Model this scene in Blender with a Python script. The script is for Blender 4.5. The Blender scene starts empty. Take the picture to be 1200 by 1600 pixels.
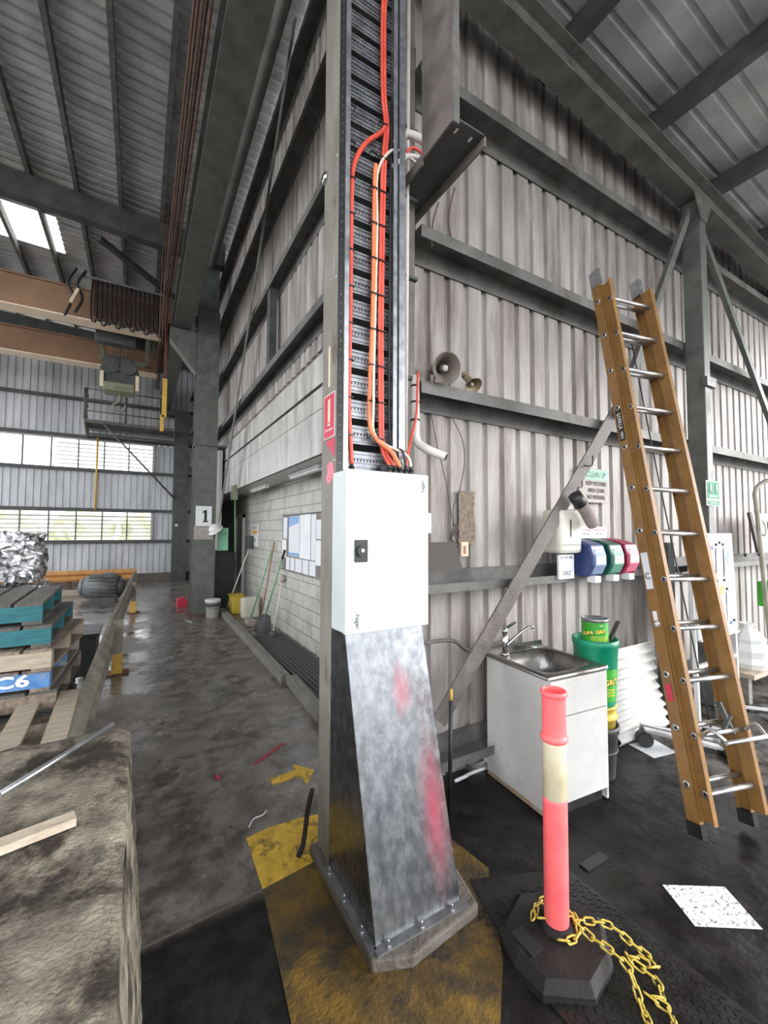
import bpy, bmesh, math, random
from mathutils import Vector, Matrix, noise
random.seed(7)
C = bpy.context.scene
COL = C.collection
PI = math.pi

# ---------------------------------------------------------------- camera, world, light
YAW, PITCH, ROLL, H = .5261, .0451, .00435, 1.8
F = Vector((math.sin(YAW)*math.cos(PITCH), math.cos(YAW)*math.cos(PITCH), math.sin(PITCH)))
RT = Vector((math.cos(YAW), -math.sin(YAW), 0)); UP = RT.cross(F)
R2 = math.cos(ROLL)*RT + math.sin(ROLL)*UP; U2 = -math.sin(ROLL)*RT + math.cos(ROLL)*UP
cd = bpy.data.cameras.new('camera'); cam = bpy.data.objects.new('camera', cd); COL.objects.link(cam)
cam.matrix_world = Matrix(((R2.x, U2.x, -F.x, 0), (R2.y, U2.y, -F.y, 0), (R2.z, U2.z, -F.z, H), (0, 0, 0, 1)))
cd.sensor_fit = 'HORIZONTAL'; cd.sensor_width = 36; cd.lens = 656.5/1200*36; cd.clip_start = .02; cd.clip_end = 300
C.camera = cam
C.view_settings.view_transform = 'Standard'; C.view_settings.look = 'None'
C.view_settings.gamma = 1; C.view_settings.use_curve_mapping = False
C.view_settings.exposure = 1.2
w = bpy.data.worlds.new('overcast_sky'); C.world = w; w.use_nodes = True
bg = w.node_tree.nodes['Background']; bg.inputs[0].default_value = (.93, .96, 1, 1); bg.inputs[1].default_value = 1.7
sd = bpy.data.lights.new('bright_sky_lamp', 'SUN'); sd.energy = 2.5; sd.angle = math.radians(35); sd.color = (1, .98, .95)  # added soft lamp standing in for the brighter sky at right front
so_ = bpy.data.objects.new('bright_sky_lamp', sd); COL.objects.link(so_)
so_.rotation_euler = Vector((.80, -.52, .34)).to_track_quat('Z', 'Y').to_euler()

# ---------------------------------------------------------------- materials
def mat(name, c1, c2=None, scale=4, rough=(.6, .6), metal=0., bump=0., bscale=30, stretch=(1, 1, 1), thr=(.35, .65), c3=None, s3=1.2, t3=(.5, .7), spec=.5, alpha=1):
    m = bpy.data.materials.new(name); m.use_nodes = True
    nt = m.node_tree; N = nt.nodes; L = nt.links; b = N['Principled BSDF']
    b.inputs['Metallic'].default_value = metal; b.inputs['Specular IOR Level'].default_value = spec
    tc = N.new('ShaderNodeTexCoord'); mp = N.new('ShaderNodeMapping'); mp.inputs['Scale'].default_value = stretch
    L.new(tc.outputs['Object'], mp.inputs[0])
    n1 = N.new('ShaderNodeTexNoise'); n1.inputs['Scale'].default_value = scale; n1.inputs['Detail'].default_value = 8; n1.inputs['Roughness'].default_value = .62
    L.new(mp.outputs[0], n1.inputs['Vector'])
    cr = N.new('ShaderNodeValToRGB'); cr.color_ramp.elements[0].position = thr[0]; cr.color_ramp.elements[1].position = thr[1]
    cr.color_ramp.elements[0].color = (*c1, 1); cr.color_ramp.elements[1].color = (*(c2 or c1), 1)
    L.new(n1.outputs[0], cr.inputs[0]); out = cr.outputs[0]
    if c3:
        n3 = N.new('ShaderNodeTexNoise'); n3.inputs['Scale'].default_value = s3; n3.inputs['Detail'].default_value = 9; n3.inputs['Roughness'].default_value = .7
        L.new(mp.outputs[0], n3.inputs['Vector'])
        r3 = N.new('ShaderNodeMapRange'); r3.inputs['From Min'].default_value = t3[0]; r3.inputs['From Max'].default_value = t3[1]
        L.new(n3.outputs[0], r3.inputs[0]); mx = N.new('ShaderNodeMix'); mx.data_type = 'RGBA'
        L.new(r3.outputs[0], mx.inputs[0]); L.new(out, mx.inputs[6]); mx.inputs[7].default_value = (*c3, 1); out = mx.outputs[2]
    L.new(out, b.inputs['Base Color'])
    mr = N.new('ShaderNodeMapRange'); mr.inputs['From Min'].default_value = .3; mr.inputs['From Max'].default_value = .7
    mr.inputs['To Min'].default_value = rough[0]; mr.inputs['To Max'].default_value = rough[1]
    L.new(n1.outputs[0], mr.inputs[0]); L.new(mr.outputs[0], b.inputs['Roughness'])
    if bump:
        nb = N.new('ShaderNodeTexNoise'); nb.inputs['Scale'].default_value = bscale; nb.inputs['Detail'].default_value = 6
        L.new(mp.outputs[0], nb.inputs['Vector']); bp = N.new('ShaderNodeBump'); bp.inputs['Strength'].default_value = bump; bp.inputs['Distance'].default_value = .02
        L.new(nb.outputs[0], bp.inputs['Height']); L.new(bp.outputs[0], b.inputs['Normal'])
    if alpha < 1: b.inputs['Alpha'].default_value = alpha
    return m

M = {}
M['zinc_wall'] = mat('weathered_zinc_wall_sheet', (.23, .205, .19), (.46, .43, .41), 3, (.45, .7), .15, .25, 40, (1.6, 1.6, .22), c3=(.11, .08, .065), s3=1.9, t3=(.50, .72))
M['zinc_far'] = mat('bright_zinc_wall_sheet', (.36, .37, .385), (.60, .61, .63), 2, (.4, .6), .3, .1, 20, (1, 1, .2))
M['zinc_roof'] = mat('grey_zinc_roof_sheet', (.38, .385, .385), (.60, .60, .60), 2, (.4, .6), .3, .1, 30)
M['steel_green'] = mat('grey_green_painted_steel', (.075, .082, .074), (.135, .14, .125), 5, (.4, .65), 0, .1, 30, c3=(.06, .05, .04), s3=3, t3=(.58, .75))
M['steel_dark'] = mat('dark_painted_steel', (.038, .042, .042), (.08, .085, .083), 4, (.45, .65), 0, .08, 30)
M['girt'] = mat('grimy_grey_girt_steel', (.075, .075, .07), (.17, .165, .155), 4, (.5, .7), .1, .15, 30, c3=(.06, .045, .035), s3=3, t3=(.55, .75))
M['col_corner'] = mat('worn_brown_grey_column_paint', (.15, .135, .115), (.235, .22, .19), 5, (.45, .65), 0, .15, 25, (1, 1, .35), c3=(.09, .06, .045), s3=6, t3=(.56, .68))
M['galv'] = mat('spangled_galvanised_steel', (.15, .158, .17), (.25, .258, .27), 22, (.20, .34), .95, .03, 60, (1, 1, .6), c3=(.34, .35, .36), s3=90, t3=(.62, .72))
M['galv_plain'] = mat('plain_galvanised_steel', (.30, .31, .33), (.48, .49, .5), 14, (.28, .42), .85)
M['tray'] = mat('cable_tray_zinc', (.20, .21, .23), (.34, .35, .37), 20, (.3, .45), .6)
M['black'] = mat('black_plastic', (.012, .012, .013), (.022, .022, .024), 8, (.35, .5))
M['rubber'] = mat('dirty_black_rubber', (.010, .009, .009), (.026, .023, .022), 6, (.6, .8), 0, .2, 60, spec=.3)
M['box_white'] = mat('pale_grey_powder_coat', (.50, .54, .53), (.57, .60, .59), 2.5, (.35, .45), 0, c3=(.45, .46, .45), s3=2.3, t3=(.66, .82))
M['red_cable'] = mat('red_cable_sheath', (.62, .065, .04), (.75, .11, .07), 8, (.4, .5))
M['orange_cable'] = mat('orange_cable_sheath', (.78, .17, .06), (.85, .25, .10), 8, (.4, .5))
M['cream_cable'] = mat('cream_cable_sheath', (.6, .52, .43), (.7, .62, .52), 8, (.4, .5))
M['pvc'] = mat('grey_white_pvc_conduit', (.55, .51, .47), (.7, .67, .63), 6, (.4, .55), c3=(.3, .26, .22), s3=9, t3=(.6, .75))
M['conc'] = mat('weathered_rough_concrete', (.11, .095, .075), (.28, .245, .19), 12, (.88, .98), 0, .6, 80, c3=(.032, .026, .02), s3=3.4, t3=(.46, .58), spec=.3)
M['plinth'] = mat('grey_concrete_plinth', (.08, .07, .058), (.15, .13, .11), 6, (.6, .85), 0, .5, 40)
M['timber'] = mat('dusty_grey_timber', (.13, .12, .105), (.25, .235, .21), 5, (.7, .85), 0, .4, 30, (6, .6, 6))
M['block'] = None
M['panel'] = mat('streaked_pale_panel', (.34, .335, .315), (.56, .55, .52), 2.2, (.28, .5), 0, .05, 12, (1.5, 1.5, .5), c3=(.22, .20, .17), s3=2.4, t3=(.52, .74))
M['fib'] = mat('yellow_brown_fibreglass', (.20, .10, .028), (.275, .14, .042), 9, (.4, .55), 0, .08, 60, c3=(.2, .1, .035), s3=4, t3=(.6, .85))
M['alu'] = mat('brushed_aluminium', (.5, .5, .5), (.7, .7, .7), 12, (.25, .4), .9)
M['alu_white'] = mat('white_anodised_frame', (.62, .62, .62), (.75, .75, .75), 5, (.35, .5), .2)
M['cab'] = mat('white_laminate_cabinet', (.52, .51, .49), (.66, .65, .63), 2, (.4, .55), c3=(.30, .26, .22), s3=3, t3=(.6, .85))
M['stain'] = mat('brown_water_stain', (.30, .21, .13), (.45, .36, .26), 12, (.6, .8))
M['inox'] = mat('stainless_steel_bowl', (.20, .19, .185), (.32, .31, .30), 6, (.22, .36), .95)
M['chrome'] = mat('chrome', (.7, .7, .7), (.8, .8, .8), 4, (.08, .15), 1)
M['pink'] = mat('fluorescent_pink_orange_plastic', (.95, .12, .13), (1, .17, .17), 6, (.38, .5), c3=(.6, .07, .07), s3=6, t3=(.68, .85))
M['reflect'] = mat('dirty_cream_reflective_band', (.42, .36, .23), (.58, .52, .37), 6, (.3, .45), 0, c3=(.3, .22, .12), s3=4, t3=(.6, .8))
M['chain'] = mat('dirty_yellow_chain_plastic', (.42, .30, .035), (.62, .48, .09), 30, (.4, .6))
M['yellow_paint'] = mat('worn_yellow_floor_paint', (.52, .30, .03), (.85, .55, .06), 9, (.45, .7), 0, .3, 60, c3=(.05, .035, .02), s3=7, t3=(.5, .64))
M['yellow_dirty'] = mat('grimy_yellow_floor_paint', (.07, .045, .015), (.22, .125, .02), 5, (.4, .65), 0, .35, 50, c3=(.035, .028, .02), s3=3.4, t3=(.42, .6))
M['red_paint'] = mat('faded_red_spray', (.45, .03, .06), (.2, .04, .05), 14, (.5, .7))
M['crane'] = mat('dusty_orange_brown_crane_paint', (.23, .13, .075), (.32, .185, .105), 2, (.5, .7), 0, .05)
M['crane_fl'] = mat('floor_lit_crane_flange', (.8, .62, .46), (.88, .72, .58), 3, (.5, .7))  # crane paint paled: light thrown up from the floor put into the colour
M['yel'] = mat('scuffed_yellow_steel', (.62, .36, .05), (.72, .46, .09), 8, (.4, .6), c3=(.25, .13, .05), s3=7, t3=(.58, .75))
M['hoist'] = mat('olive_grey_hoist_paint', (.16, .17, .11), (.26, .27, .19), 5, (.5, .7))
M['rust'] = mat('brown_rusted_steel', (.10, .045, .03), (.16, .07, .045), 9, (.6, .8))
M['teal'] = mat('teal_painted_pallet_wood', (.012, .10, .125), (.03, .17, .19), 8, (.6, .8), 0, .3, 40, (1, 5, 5))
M['blue'] = mat('blue_painted_pallet_wood', (.05, .17, .42), (.16, .33, .62), 8, (.6, .8), 0, .3, 40, c3=(.33, .30, .27), s3=5, t3=(.48, .6))
M['pallet'] = mat('weathered_pallet_wood', (.14, .105, .08), (.32, .26, .2), 6, (.75, .9), 0, .4, 40, (5, .7, 5))
M['pallet_l'] = mat('pale_pallet_wood', (.34, .28, .21), (.5, .42, .33), 6, (.75, .9), 0, .4, 40, (1, 5, 5))
M['pallet_d'] = mat('dark_grimy_pallet_wood', (.07, .065, .058), (.16, .15, .13), 5, (.7, .9), 0, .4, 40, (5, .7, 5))
M['scrap'] = mat('crushed_aluminium_scrap', (.25, .25, .26), (.85, .85, .86), 9, (.25, .5), .8, .6, 12, thr=(.42, .56))
M['rail'] = mat('dusty_guard_rail_steel', (.20, .18, .14), (.38, .35, .29), 5, (.5, .7), .2, .2, 30, c3=(.10, .085, .06), s3=4, t3=(.55, .7))
M['rail_o'] = mat('orange_guard_rail_paint', (.42, .19, .05), (.58, .30, .1), 4, (.5, .7))
M['motor'] = mat('dark_grey_cast_motor', (.10, .105, .105), (.16, .165, .165), 5, (.4, .6), .3)
M['white'] = mat('white_plastic', (.62, .61, .58), (.74, .73, .7), 5, (.45, .6))
M['paper'] = mat('white_paper', (.70, .71, .73), (.8, .81, .83), 4, (.6, .7))
M['print'] = mat('printed_white_sheet', (.74, .75, .78), (.66, .68, .72), 40, (.6, .7), 0, c3=(.42, .43, .47), s3=28, t3=(.55, .65), stretch=(1, 3, 1))
M['print_f'] = mat('scribbled_sheet_on_floor', (.62, .63, .66), (.75, .76, .79), 25, (.6, .7), 0, c3=(.12, .12, .14), s3=30, t3=(.54, .6), stretch=(1, 2, 1))
M['print_b'] = mat('blue_printed_sheet', (.12, .28, .55), (.3, .45, .7), 6, (.5, .6))
M['grey_board'] = mat('grey_pinboard_felt', (.16, .145, .14), (.21, .19, .185), 15, (.8, .9))
M['red_sign'] = mat('red_sign_paint', (.5, .018, .055), (.56, .03, .075), 5, (.4, .5))
M['pink_sticker'] = mat('torn_pink_red_sticker', (.62, .07, .13), (.75, .3, .36), 60, (.5, .6))
M['cream'] = mat('cream_sticker', (.65, .52, .34), (.75, .65, .48), 8, (.5, .6))
M['yel_tape'] = mat('yellow_tape', (.85, .5, .03), (.9, .58, .06), 8, (.5, .6))
M['green_sign'] = mat('green_first_aid_sign', (.0, .17, .085), (.005, .21, .11), 4, (.5, .6), spec=.25)
M['white_sign'] = mat('white_sign_face', (.72, .73, .72), (.8, .81, .8), 4, (.4, .5))
M['green_pale'] = mat('faded_mint_green', (.18, .55, .33), (.35, .65, .45), 12, (.5, .7))
M['old_sign'] = mat('grimy_old_sign_face', (.27, .23, .21), (.42, .38, .36), 10, (.5, .7))
M['navy'] = mat('navy_dispenser_plastic', (.025, .045, .15), (.045, .07, .2), 5, (.3, .45))
M['navy_f'] = mat('dusty_blue_dispenser_front', (.13, .19, .33), (.2, .26, .4), 8, (.4, .55))
M['dgreen'] = mat('dark_green_dispenser_plastic', (.005, .075, .05), (.012, .10, .07), 5, (.3, .45))
M['dgreen_f'] = mat('dusty_green_dispenser_front', (.04, .2, .14), (.1, .27, .2), 8, (.4, .55))
M['crimson'] = mat('crimson_dispenser_plastic', (.26, .008, .04), (.32, .02, .06), 5, (.3, .45))
M['crimson_f'] = mat('dusty_pink_dispenser_front', (.5, .07, .15), (.6, .15, .22), 8, (.4, .55))
M['soap'] = mat('grubby_cream_dispenser_plastic', (.5, .48, .4), (.62, .6, .52), 6, (.4, .55), c3=(.3, .28, .22), s3=7, t3=(.6, .75))
M['can_green'] = mat('bright_green_can_label', (.03, .28, .02), (.05, .36, .035), 5, (.3, .4))
M['drum_green'] = mat('green_plastic_drum', (.0, .2, .1), (.01, .27, .15), 5, (.35, .5), 0, .1, 20)
M['yel_text'] = mat('yellow_print', (.85, .72, .1), None, 4, (.4, .5))
M['ink'] = mat('black_ink', (.012, .012, .012), None, 4, (.5, .6))
M['white_ink'] = mat('white_ink', (.8, .8, .8), None, 4, (.5, .6))
M['red_ink'] = mat('red_ink', (.6, .03, .05), None, 4, (.5, .6))
M['drum_yel'] = mat('dirty_yellow_tub_plastic', (.45, .33, .03), (.6, .45, .06), 6, (.5, .6), c3=(.3, .22, .05), s3=6, t3=(.6, .75))
M['bin_grey'] = mat('dark_grey_bin_plastic', (.05, .05, .052), (.085, .085, .088), 5, (.5, .65))
M['brown_board'] = mat('grimy_dark_board', (.045, .038, .034), (.085, .07, .063), 7, (.6, .8))
M['horn'] = mat('dusty_brown_grey_horn_metal', (.11, .095, .08), (.2, .175, .15), 9, (.4, .6), .3)
M['horn2'] = mat('tarnished_tan_horn_metal', (.22, .16, .10), (.35, .27, .19), 9, (.4, .6), .3)
M['wire'] = mat('thin_brown_wire', (.10, .07, .055), None, 4, (.6, .7))
M['green_p'] = mat('green_broom_handle', (.12, .36, .16), (.2, .45, .22), 5, (.45, .6))
M['brown_p'] = mat('reddish_wooden_handle', (.3, .13, .09), (.4, .2, .14), 5, (.5, .6))
M['pole_w'] = mat('white_mop_handle', (.6, .6, .57), None, 4, (.4, .5))
M['mauve'] = mat('dusty_mauve_grey_cloth', (.24, .20, .19), (.32, .27, .26), 8, (.8, .9))
M['louvre'] = mat('pale_grey_louvre_blade', (.36, .355, .335), (.46, .45, .42), 3, (.4, .6), .1)
M['foliage'] = mat('glare_paled_hedge_leaves', (.42, .44, .26), (.62, .60, .38), 6, (.8, .9), 0, .6, 8)  # leaf green paled to carry the outdoor overexposure in its colour
M['ground'] = mat('pale_gravel_ground', (.34, .33, .31), (.42, .41, .39), 5, (.9, .9))
M['glass_panel'] = mat('translucent_roof_sheet', (.85, .66, .4), (.9, .75, .5), 3, (.5, .6), alpha=.45)
M['plate'] = mat('glossy_black_checker_plate', (.02, .02, .02), (.045, .043, .042), 8, (.22, .45), .5)
M['skylight'] = mat('amber_translucent_roof_sheet', (.9, .7, .4), (.95, .8, .55), 3, (.5, .6), alpha=.3)
M['bracket'] = mat('grimy_brown_grey_bracket', (.09, .08, .073), (.17, .15, .138), 7, (.5, .7), .1, .3, 60)

def floor_mat():
    m = bpy.data.materials.new('wet_oily_concrete_floor'); m.use_nodes = True
    nt = m.node_tree; N = nt.nodes; L = nt.links; b = N['Principled BSDF']
    geo = N.new('ShaderNodeNewGeometry'); sx = N.new('ShaderNodeSeparateXYZ'); L.new(geo.outputs['Position'], sx.inputs[0])
    def nz(scale, det=8, rough=.6, st=(1, 1, 1)):
        mp = N.new('ShaderNodeMapping'); mp.inputs['Scale'].default_value = st; L.new(geo.outputs['Position'], mp.inputs[0])
        n = N.new('ShaderNodeTexNoise'); n.inputs['Scale'].default_value = scale; n.inputs['Detail'].default_value = det; n.inputs['Roughness'].default_value = rough
        L.new(mp.outputs[0], n.inputs['Vector']); return n.outputs[0]
    def mth(op, a, c=None, clamp=False):
        n = N.new('ShaderNodeMath'); n.operation = op; n.use_clamp = clamp
        for i, v in enumerate((a, c)):
            if v is None: continue
            if isinstance(v, (int, float)): n.inputs[i].default_value = v
            else: L.new(v, n.inputs[i])
        return n.outputs[0]
    def rng(v, a, c, lo=0, hi=1):
        n = N.new('ShaderNodeMapRange'); n.interpolation_type = 'SMOOTHSTEP'
        for i, q in enumerate((v, a, c, lo, hi)):
            if isinstance(q, (int, float)): n.inputs[i].default_value = q
            else: L.new(q, n.inputs[i])
        return n.outputs[0]
    def mixc(f, a, c):
        n = N.new('ShaderNodeMix'); n.data_type = 'RGBA'; L.new(f, n.inputs[0])
        for i, q in ((6, a), (7, c)):
            if isinstance(q, tuple): n.inputs[i].default_value = (*q, 1)
            else: L.new(q, n.inputs[i])
        return n.outputs[2]
    nA = nz(1.1, 6); nB = nz(5, 9, .7); nC = nz(26, 5, .6); nD = nz(.55, 4)
    grey = mixc(rng(nB, .35, .65), (.078, .066, .057), (.225, .20, .178))
    wob = mth('MULTIPLY', mth('SUBTRACT', nA, .5), .35)
    # blackened: everything nearer than the slab joint, and oily dirt in the bay right of the column
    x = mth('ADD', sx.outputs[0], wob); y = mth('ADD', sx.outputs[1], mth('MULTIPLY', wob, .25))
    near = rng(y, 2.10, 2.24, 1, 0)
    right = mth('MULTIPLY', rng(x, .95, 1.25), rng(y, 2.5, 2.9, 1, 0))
    dark_mask = mth('MAXIMUM', near, right)
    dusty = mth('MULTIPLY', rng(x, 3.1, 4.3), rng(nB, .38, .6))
    dark_mask = mth('MULTIPLY', dark_mask, mth('SUBTRACT', 1, mth('MULTIPLY', dusty, .55)))
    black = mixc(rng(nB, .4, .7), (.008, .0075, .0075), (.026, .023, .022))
    col = mixc(dark_mask, grey, black)
    jw = mth('ABSOLUTE', mth('SUBTRACT', sx.outputs[1], mth('ADD', 2.15, mth('MULTIPLY', sx.outputs[0], .08))))
    joint = mth('MULTIPLY', rng(jw, .004, .012, 1, 0), rng(sx.outputs[0], .8, .9, 1, 0))
    col = mixc(mth('MULTIPLY', joint, .6), col, (.17, .155, .14))
    L.new(col, b.inputs['Base Color'])
    pud = rng(nA, .42, .56)
    r = rng(nB, .3, .7, .27, .52)
    r = mth('SUBTRACT', r, mth('MULTIPLY', pud, .22))
    r = mth('ADD', r, mth('MULTIPLY', dark_mask, .16))
    L.new(r, b.inputs['Roughness']); L.new(mth('SUBTRACT', .5, mth('MULTIPLY', dark_mask, .28)), b.inputs['Specular IOR Level'])
    bp = N.new('ShaderNodeBump'); bp.inputs['Strength'].default_value = .4; bp.inputs['Distance'].default_value = .012
    hgt = mth('MULTIPLY', mth('ADD', mth('MULTIPLY', nB, 1.6), mth('MULTIPLY', nC, .5)), mth('SUBTRACT', 1.15, pud))
    L.new(hgt, bp.inputs['Height']); L.new(bp.outputs[0], b.inputs['Normal'])
    return m

def block_mat():
    m = bpy.data.materials.new('painted_concrete_blockwork'); m.use_nodes = True
    nt = m.node_tree; N = nt.nodes; L = nt.links; b = N['Principled BSDF']
    geo = N.new('ShaderNodeNewGeometry'); sp = N.new('ShaderNodeSeparateXYZ'); L.new(geo.outputs['Position'], sp.inputs[0])
    cb = N.new('ShaderNodeCombineXYZ'); L.new(sp.outputs[1], cb.inputs[0]); L.new(sp.outputs[2], cb.inputs[1])
    br = N.new('ShaderNodeTexBrick'); br.inputs['Scale'].default_value = 1; br.inputs['Brick Width'].default_value = .4; br.inputs['Row Height'].default_value = .2
    br.inputs['Mortar Size'].default_value = .007; br.inputs['Mortar Smooth'].default_value = .2
    br.inputs['Color1'].default_value = (.50, .49, .45, 1); br.inputs['Color2'].default_value = (.44, .43, .40, 1); br.inputs['Mortar'].default_value = (.20, .19, .17, 1)
    L.new(cb.outputs[0], br.inputs[0])
    n = N.new('ShaderNodeTexNoise'); n.inputs['Scale'].default_value = 2.2; n.inputs['Detail'].default_value = 8
    L.new(geo.outputs['Position'], n.inputs['Vector'])
    mr = N.new('ShaderNodeMapRange'); mr.inputs[1].default_value = .5; mr.inputs[2].default_value = .8; mr.inputs[4].default_value = .7; L.new(n.outputs[0], mr.inputs[0])
    mx = N.new('ShaderNodeMix'); mx.data_type = 'RGBA'; L.new(mr.outputs[0], mx.inputs[0]); L.new(br.outputs[0], mx.inputs[6]); mx.inputs[7].default_value = (.22, .19, .16, 1)
    L.new(mx.outputs[2], b.inputs['Base Color']); b.inputs['Roughness'].default_value = .6
    bp = N.new('ShaderNodeBump'); bp.inputs['Strength'].default_value = .5; bp.inputs['Distance'].default_value = .01; bp.invert = True
    L.new(br.outputs['Fac'], bp.inputs['Height']); L.new(bp.outputs[0], b.inputs['Normal'])
    return m
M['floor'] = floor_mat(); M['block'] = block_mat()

def shroud_mat():
    """galvanised sheet with red spray and pale drip marks of their own shape"""
    m = M['galv'].copy(); m.name = 'galvanised_sheet_with_red_spray'; nt = m.node_tree; N = nt.nodes; L = nt.links; b = N['Principled BSDF']
    geo = N.new('ShaderNodeNewGeometry'); src = b.inputs['Base Color'].links[0].from_socket
    nz = N.new('ShaderNodeTexNoise'); nz.inputs['Scale'].default_value = 14; nz.inputs['Detail'].default_value = 6
    mp = N.new('ShaderNodeMapping'); mp.inputs['Scale'].default_value = (3, 1, .35); L.new(geo.outputs['Position'], mp.inputs[0]); L.new(mp.outputs[0], nz.inputs['Vector'])
    tot = None
    for c, rx, rz, k in (((1.27, 0, .44), .065, .30, .8), ((1.16, 0, 1.0), .05, .11, .5)):
        s = N.new('ShaderNodeMapping'); s.vector_type = 'POINT'; s.inputs['Location'].default_value = (-c[0]/rx, 0, -c[2]/rz); s.inputs['Scale'].default_value = (1/rx, 0, 1/rz)
        L.new(geo.outputs['Position'], s.inputs[0]); ln = N.new('ShaderNodeVectorMath'); ln.operation = 'LENGTH'; L.new(s.outputs[0], ln.inputs[0])
        ad = N.new('ShaderNodeMath'); ad.operation = 'ADD'; L.new(ln.outputs['Value'], ad.inputs[0]); L.new(nz.outputs[0], ad.inputs[1])
        r = N.new('ShaderNodeMapRange'); r.inputs[1].default_value = .6; r.inputs[2].default_value = 1.8; r.inputs[3].default_value = k; r.inputs[4].default_value = 0; L.new(ad.outputs[0], r.inputs[0])
        if tot is None: tot = r.outputs[0]
        else:
            a = N.new('ShaderNodeMath'); a.operation = 'MAXIMUM'; L.new(tot, a.inputs[0]); L.new(r.outputs[0], a.inputs[1]); tot = a.outputs[0]
    mx = N.new('ShaderNodeMix'); mx.data_type = 'RGBA'; L.new(tot, mx.inputs[0]); L.new(src, mx.inputs[6]); mx.inputs[7].default_value = (.38, .025, .065, 1)
    L.new(mx.outputs[2], b.inputs['Base Color'])
    sb = N.new('ShaderNodeMath'); sb.operation = 'MULTIPLY_ADD'; L.new(tot, sb.inputs[0]); sb.inputs[1].default_value = -.8; sb.inputs[2].default_value = .85; L.new(sb.outputs[0], b.inputs['Metallic'])
    return m
M['shroud'] = shroud_mat()

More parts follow.
